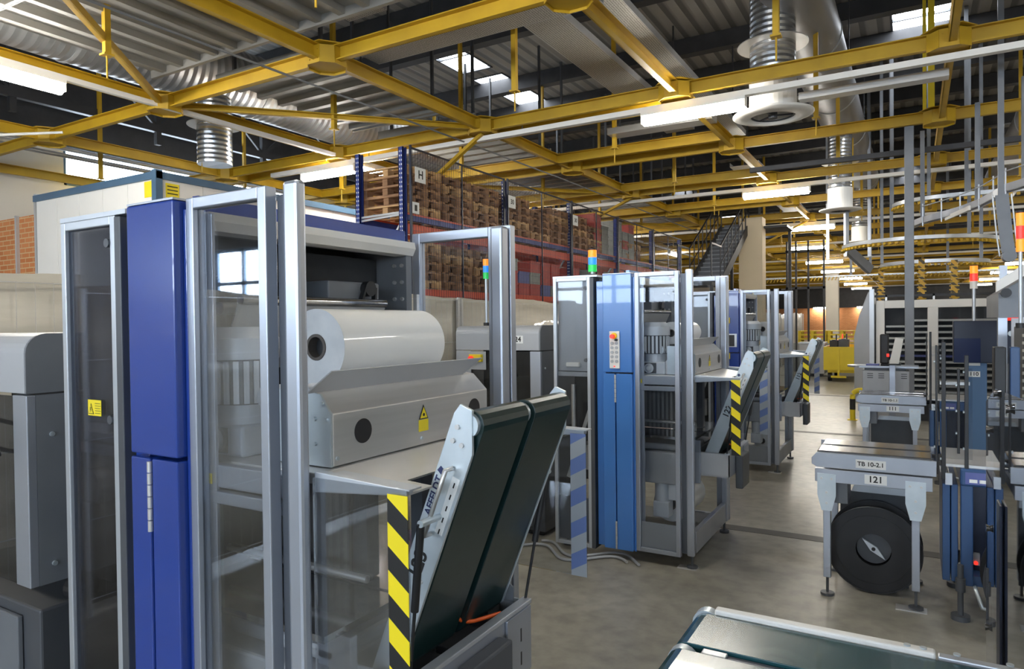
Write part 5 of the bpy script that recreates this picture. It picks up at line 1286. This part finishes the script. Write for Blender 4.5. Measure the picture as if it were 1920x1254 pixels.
P('chute_motor', MB().cyl((tp[3].x, 9.72, tp[3].z), (tp[3].x, 9.9, tp[3].z), .07, 18), GREYM); P('chute_hanger', MB().box(tp[0].x-.03, tp[0].x+.03, 9.85, 9.91, tp[0].z-.1, 7.395), GREYM)
# chain track far back across the hall
o = thing('chain_conveyor', 'straight distant chain conveyor crossing the hall above the brick wall', 'overhead conveyor', (-2, 28, 3.4)); part('rail', MB().box(-4, 4.5, -.04, .04, -.0, .05), ALUL, o)
c = MB()
for k in range(70): c.bar((-4+k*.12, -.02, -.12), (-3.94+k*.12, -.02, 0), .05, .03)
part('yellow_chain', c, YEL, o)
for x in (-3.2, 0, 3): part('drop_post', MB().box(x-.04, x+.04, 0, .08, .05, 3.995), GREYM, o)
for k, (x, y, z1, lb) in enumerate([(-1.9, 19.2, 7.395, 'left'), (-1.45, 18.6, 7.395, 'middle'), (-.95, 19.0, 7.395, 'right')]):
    o = MB().box(x-.035, x+.035, y-.035, y+.035, 3.35, z1).build('hanging_post', ALU); tag(o, '%s of three pale posts hanging left of the chain conveyor loop' % lb, 'post', 'pale hanging posts')
# dark supply line with hanging posts above
o = MB().box(-2.5, 3, 12.6, 12.68, 4.42, 4.50).build('dark_ceiling_rail', PURLIN); tag(o, 'dark rail carrying the chain conveyor posts', 'rail')
# hoses on the floor between machines
for k, dx in enumerate((0, .1)):
    pts = [(-2.75+.9*t+dx, 4.75+.12*math.sin(t*9+k)+dx, .015) for t in [i/24 for i in range(25)]]
    pipe('floor_hose', pts, .011, GREY, ['grey hose curling on the floor before the second machine', 'second grey hose lying beside the first one'][k], 'hose')
o = thing('pipe_bundle', 'dark mezzanine frame with ladder posts right of the cream column', 'frame', (-3, 26, 0))
for x in (-3.9, -3.6, -3.2, -2.7): part('frame_post', MB().box(x+3-.03, x+3+.03, -.03, .03, 0, 4.6), PURLIN, o)
for z in (2.9, 4.2): part('frame_rail', MB().box(-.95, .35, -.03, .03, z, z+.08), PURLIN, o)

z_ = 4.05; c_ = at(1672, 388, 2, z_)
chain_arc(c_.x+.9, c_.y, z_, .9, PI, 1.5*PI, 'small chain conveyor bend with orange links, highest of the three, by the grey post', [(PI*1.05, 3.345), (PI*1.4, 3.345)])
o = thing('chain_conveyor', 'straight chain conveyor run joining the highest bend', 'overhead conveyor', (c_.x+.9, c_.y-.9, z_), 'overhead chain conveyors')
part('rail', MB().box(0, 2.2, -.03, .03, -.04, .03), ALUL, o); c = MB()
for k in range(20): c.bar((.04+k*.11, 0, -.08), (.09+k*.11, 0, -.075), .08, .045)
part('yellow_chain', c, YEL, o)
for x in (.3, 1.9): part('drop_post', MB().box(x-.03, x+.03, -.03, .03, .03, 3.345), GREYM, o)
a_, b_ = at(1590, 468, 1, 19.5), at(1632, 506, 1, 20)
sc_ = thing('support_channel', 'dark sloping channel below the left end of the large chain loop', 'channel', tuple(b_))
pw('channel_body', MB().bar(a_, b_, .12, .22), GREYM, sc_); pw('channel_hanger', MB().box(b_.x-.03, b_.x+.03, b_.y-.03, b_.y+.03, b_.z, 7.395), GREYM, sc_)
for x0, lb in ((-7.3, 'left'), (-3.6, 'right')):
    lamp(x0, HY1-.575, 3.0, 1.9, 'x', 'tube lamp low on the far wall, %s of two' % lb)  # pair of lamps added to brighten the far brick wall

for k, (px_, w_) in enumerate([(1733, .05), (1746, .09)]):
    c = at(px_, 40, 1, 13.0)
    o = MB().box(c.x-w_/2, c.x+w_/2, 12.98, 13.02, 4.9, 7.395).build('yellow_strip', YELB); tag(o, '%s vertical yellow strip hanging before the roof light at top right' % ['slim', 'broad'][k], 'strip')
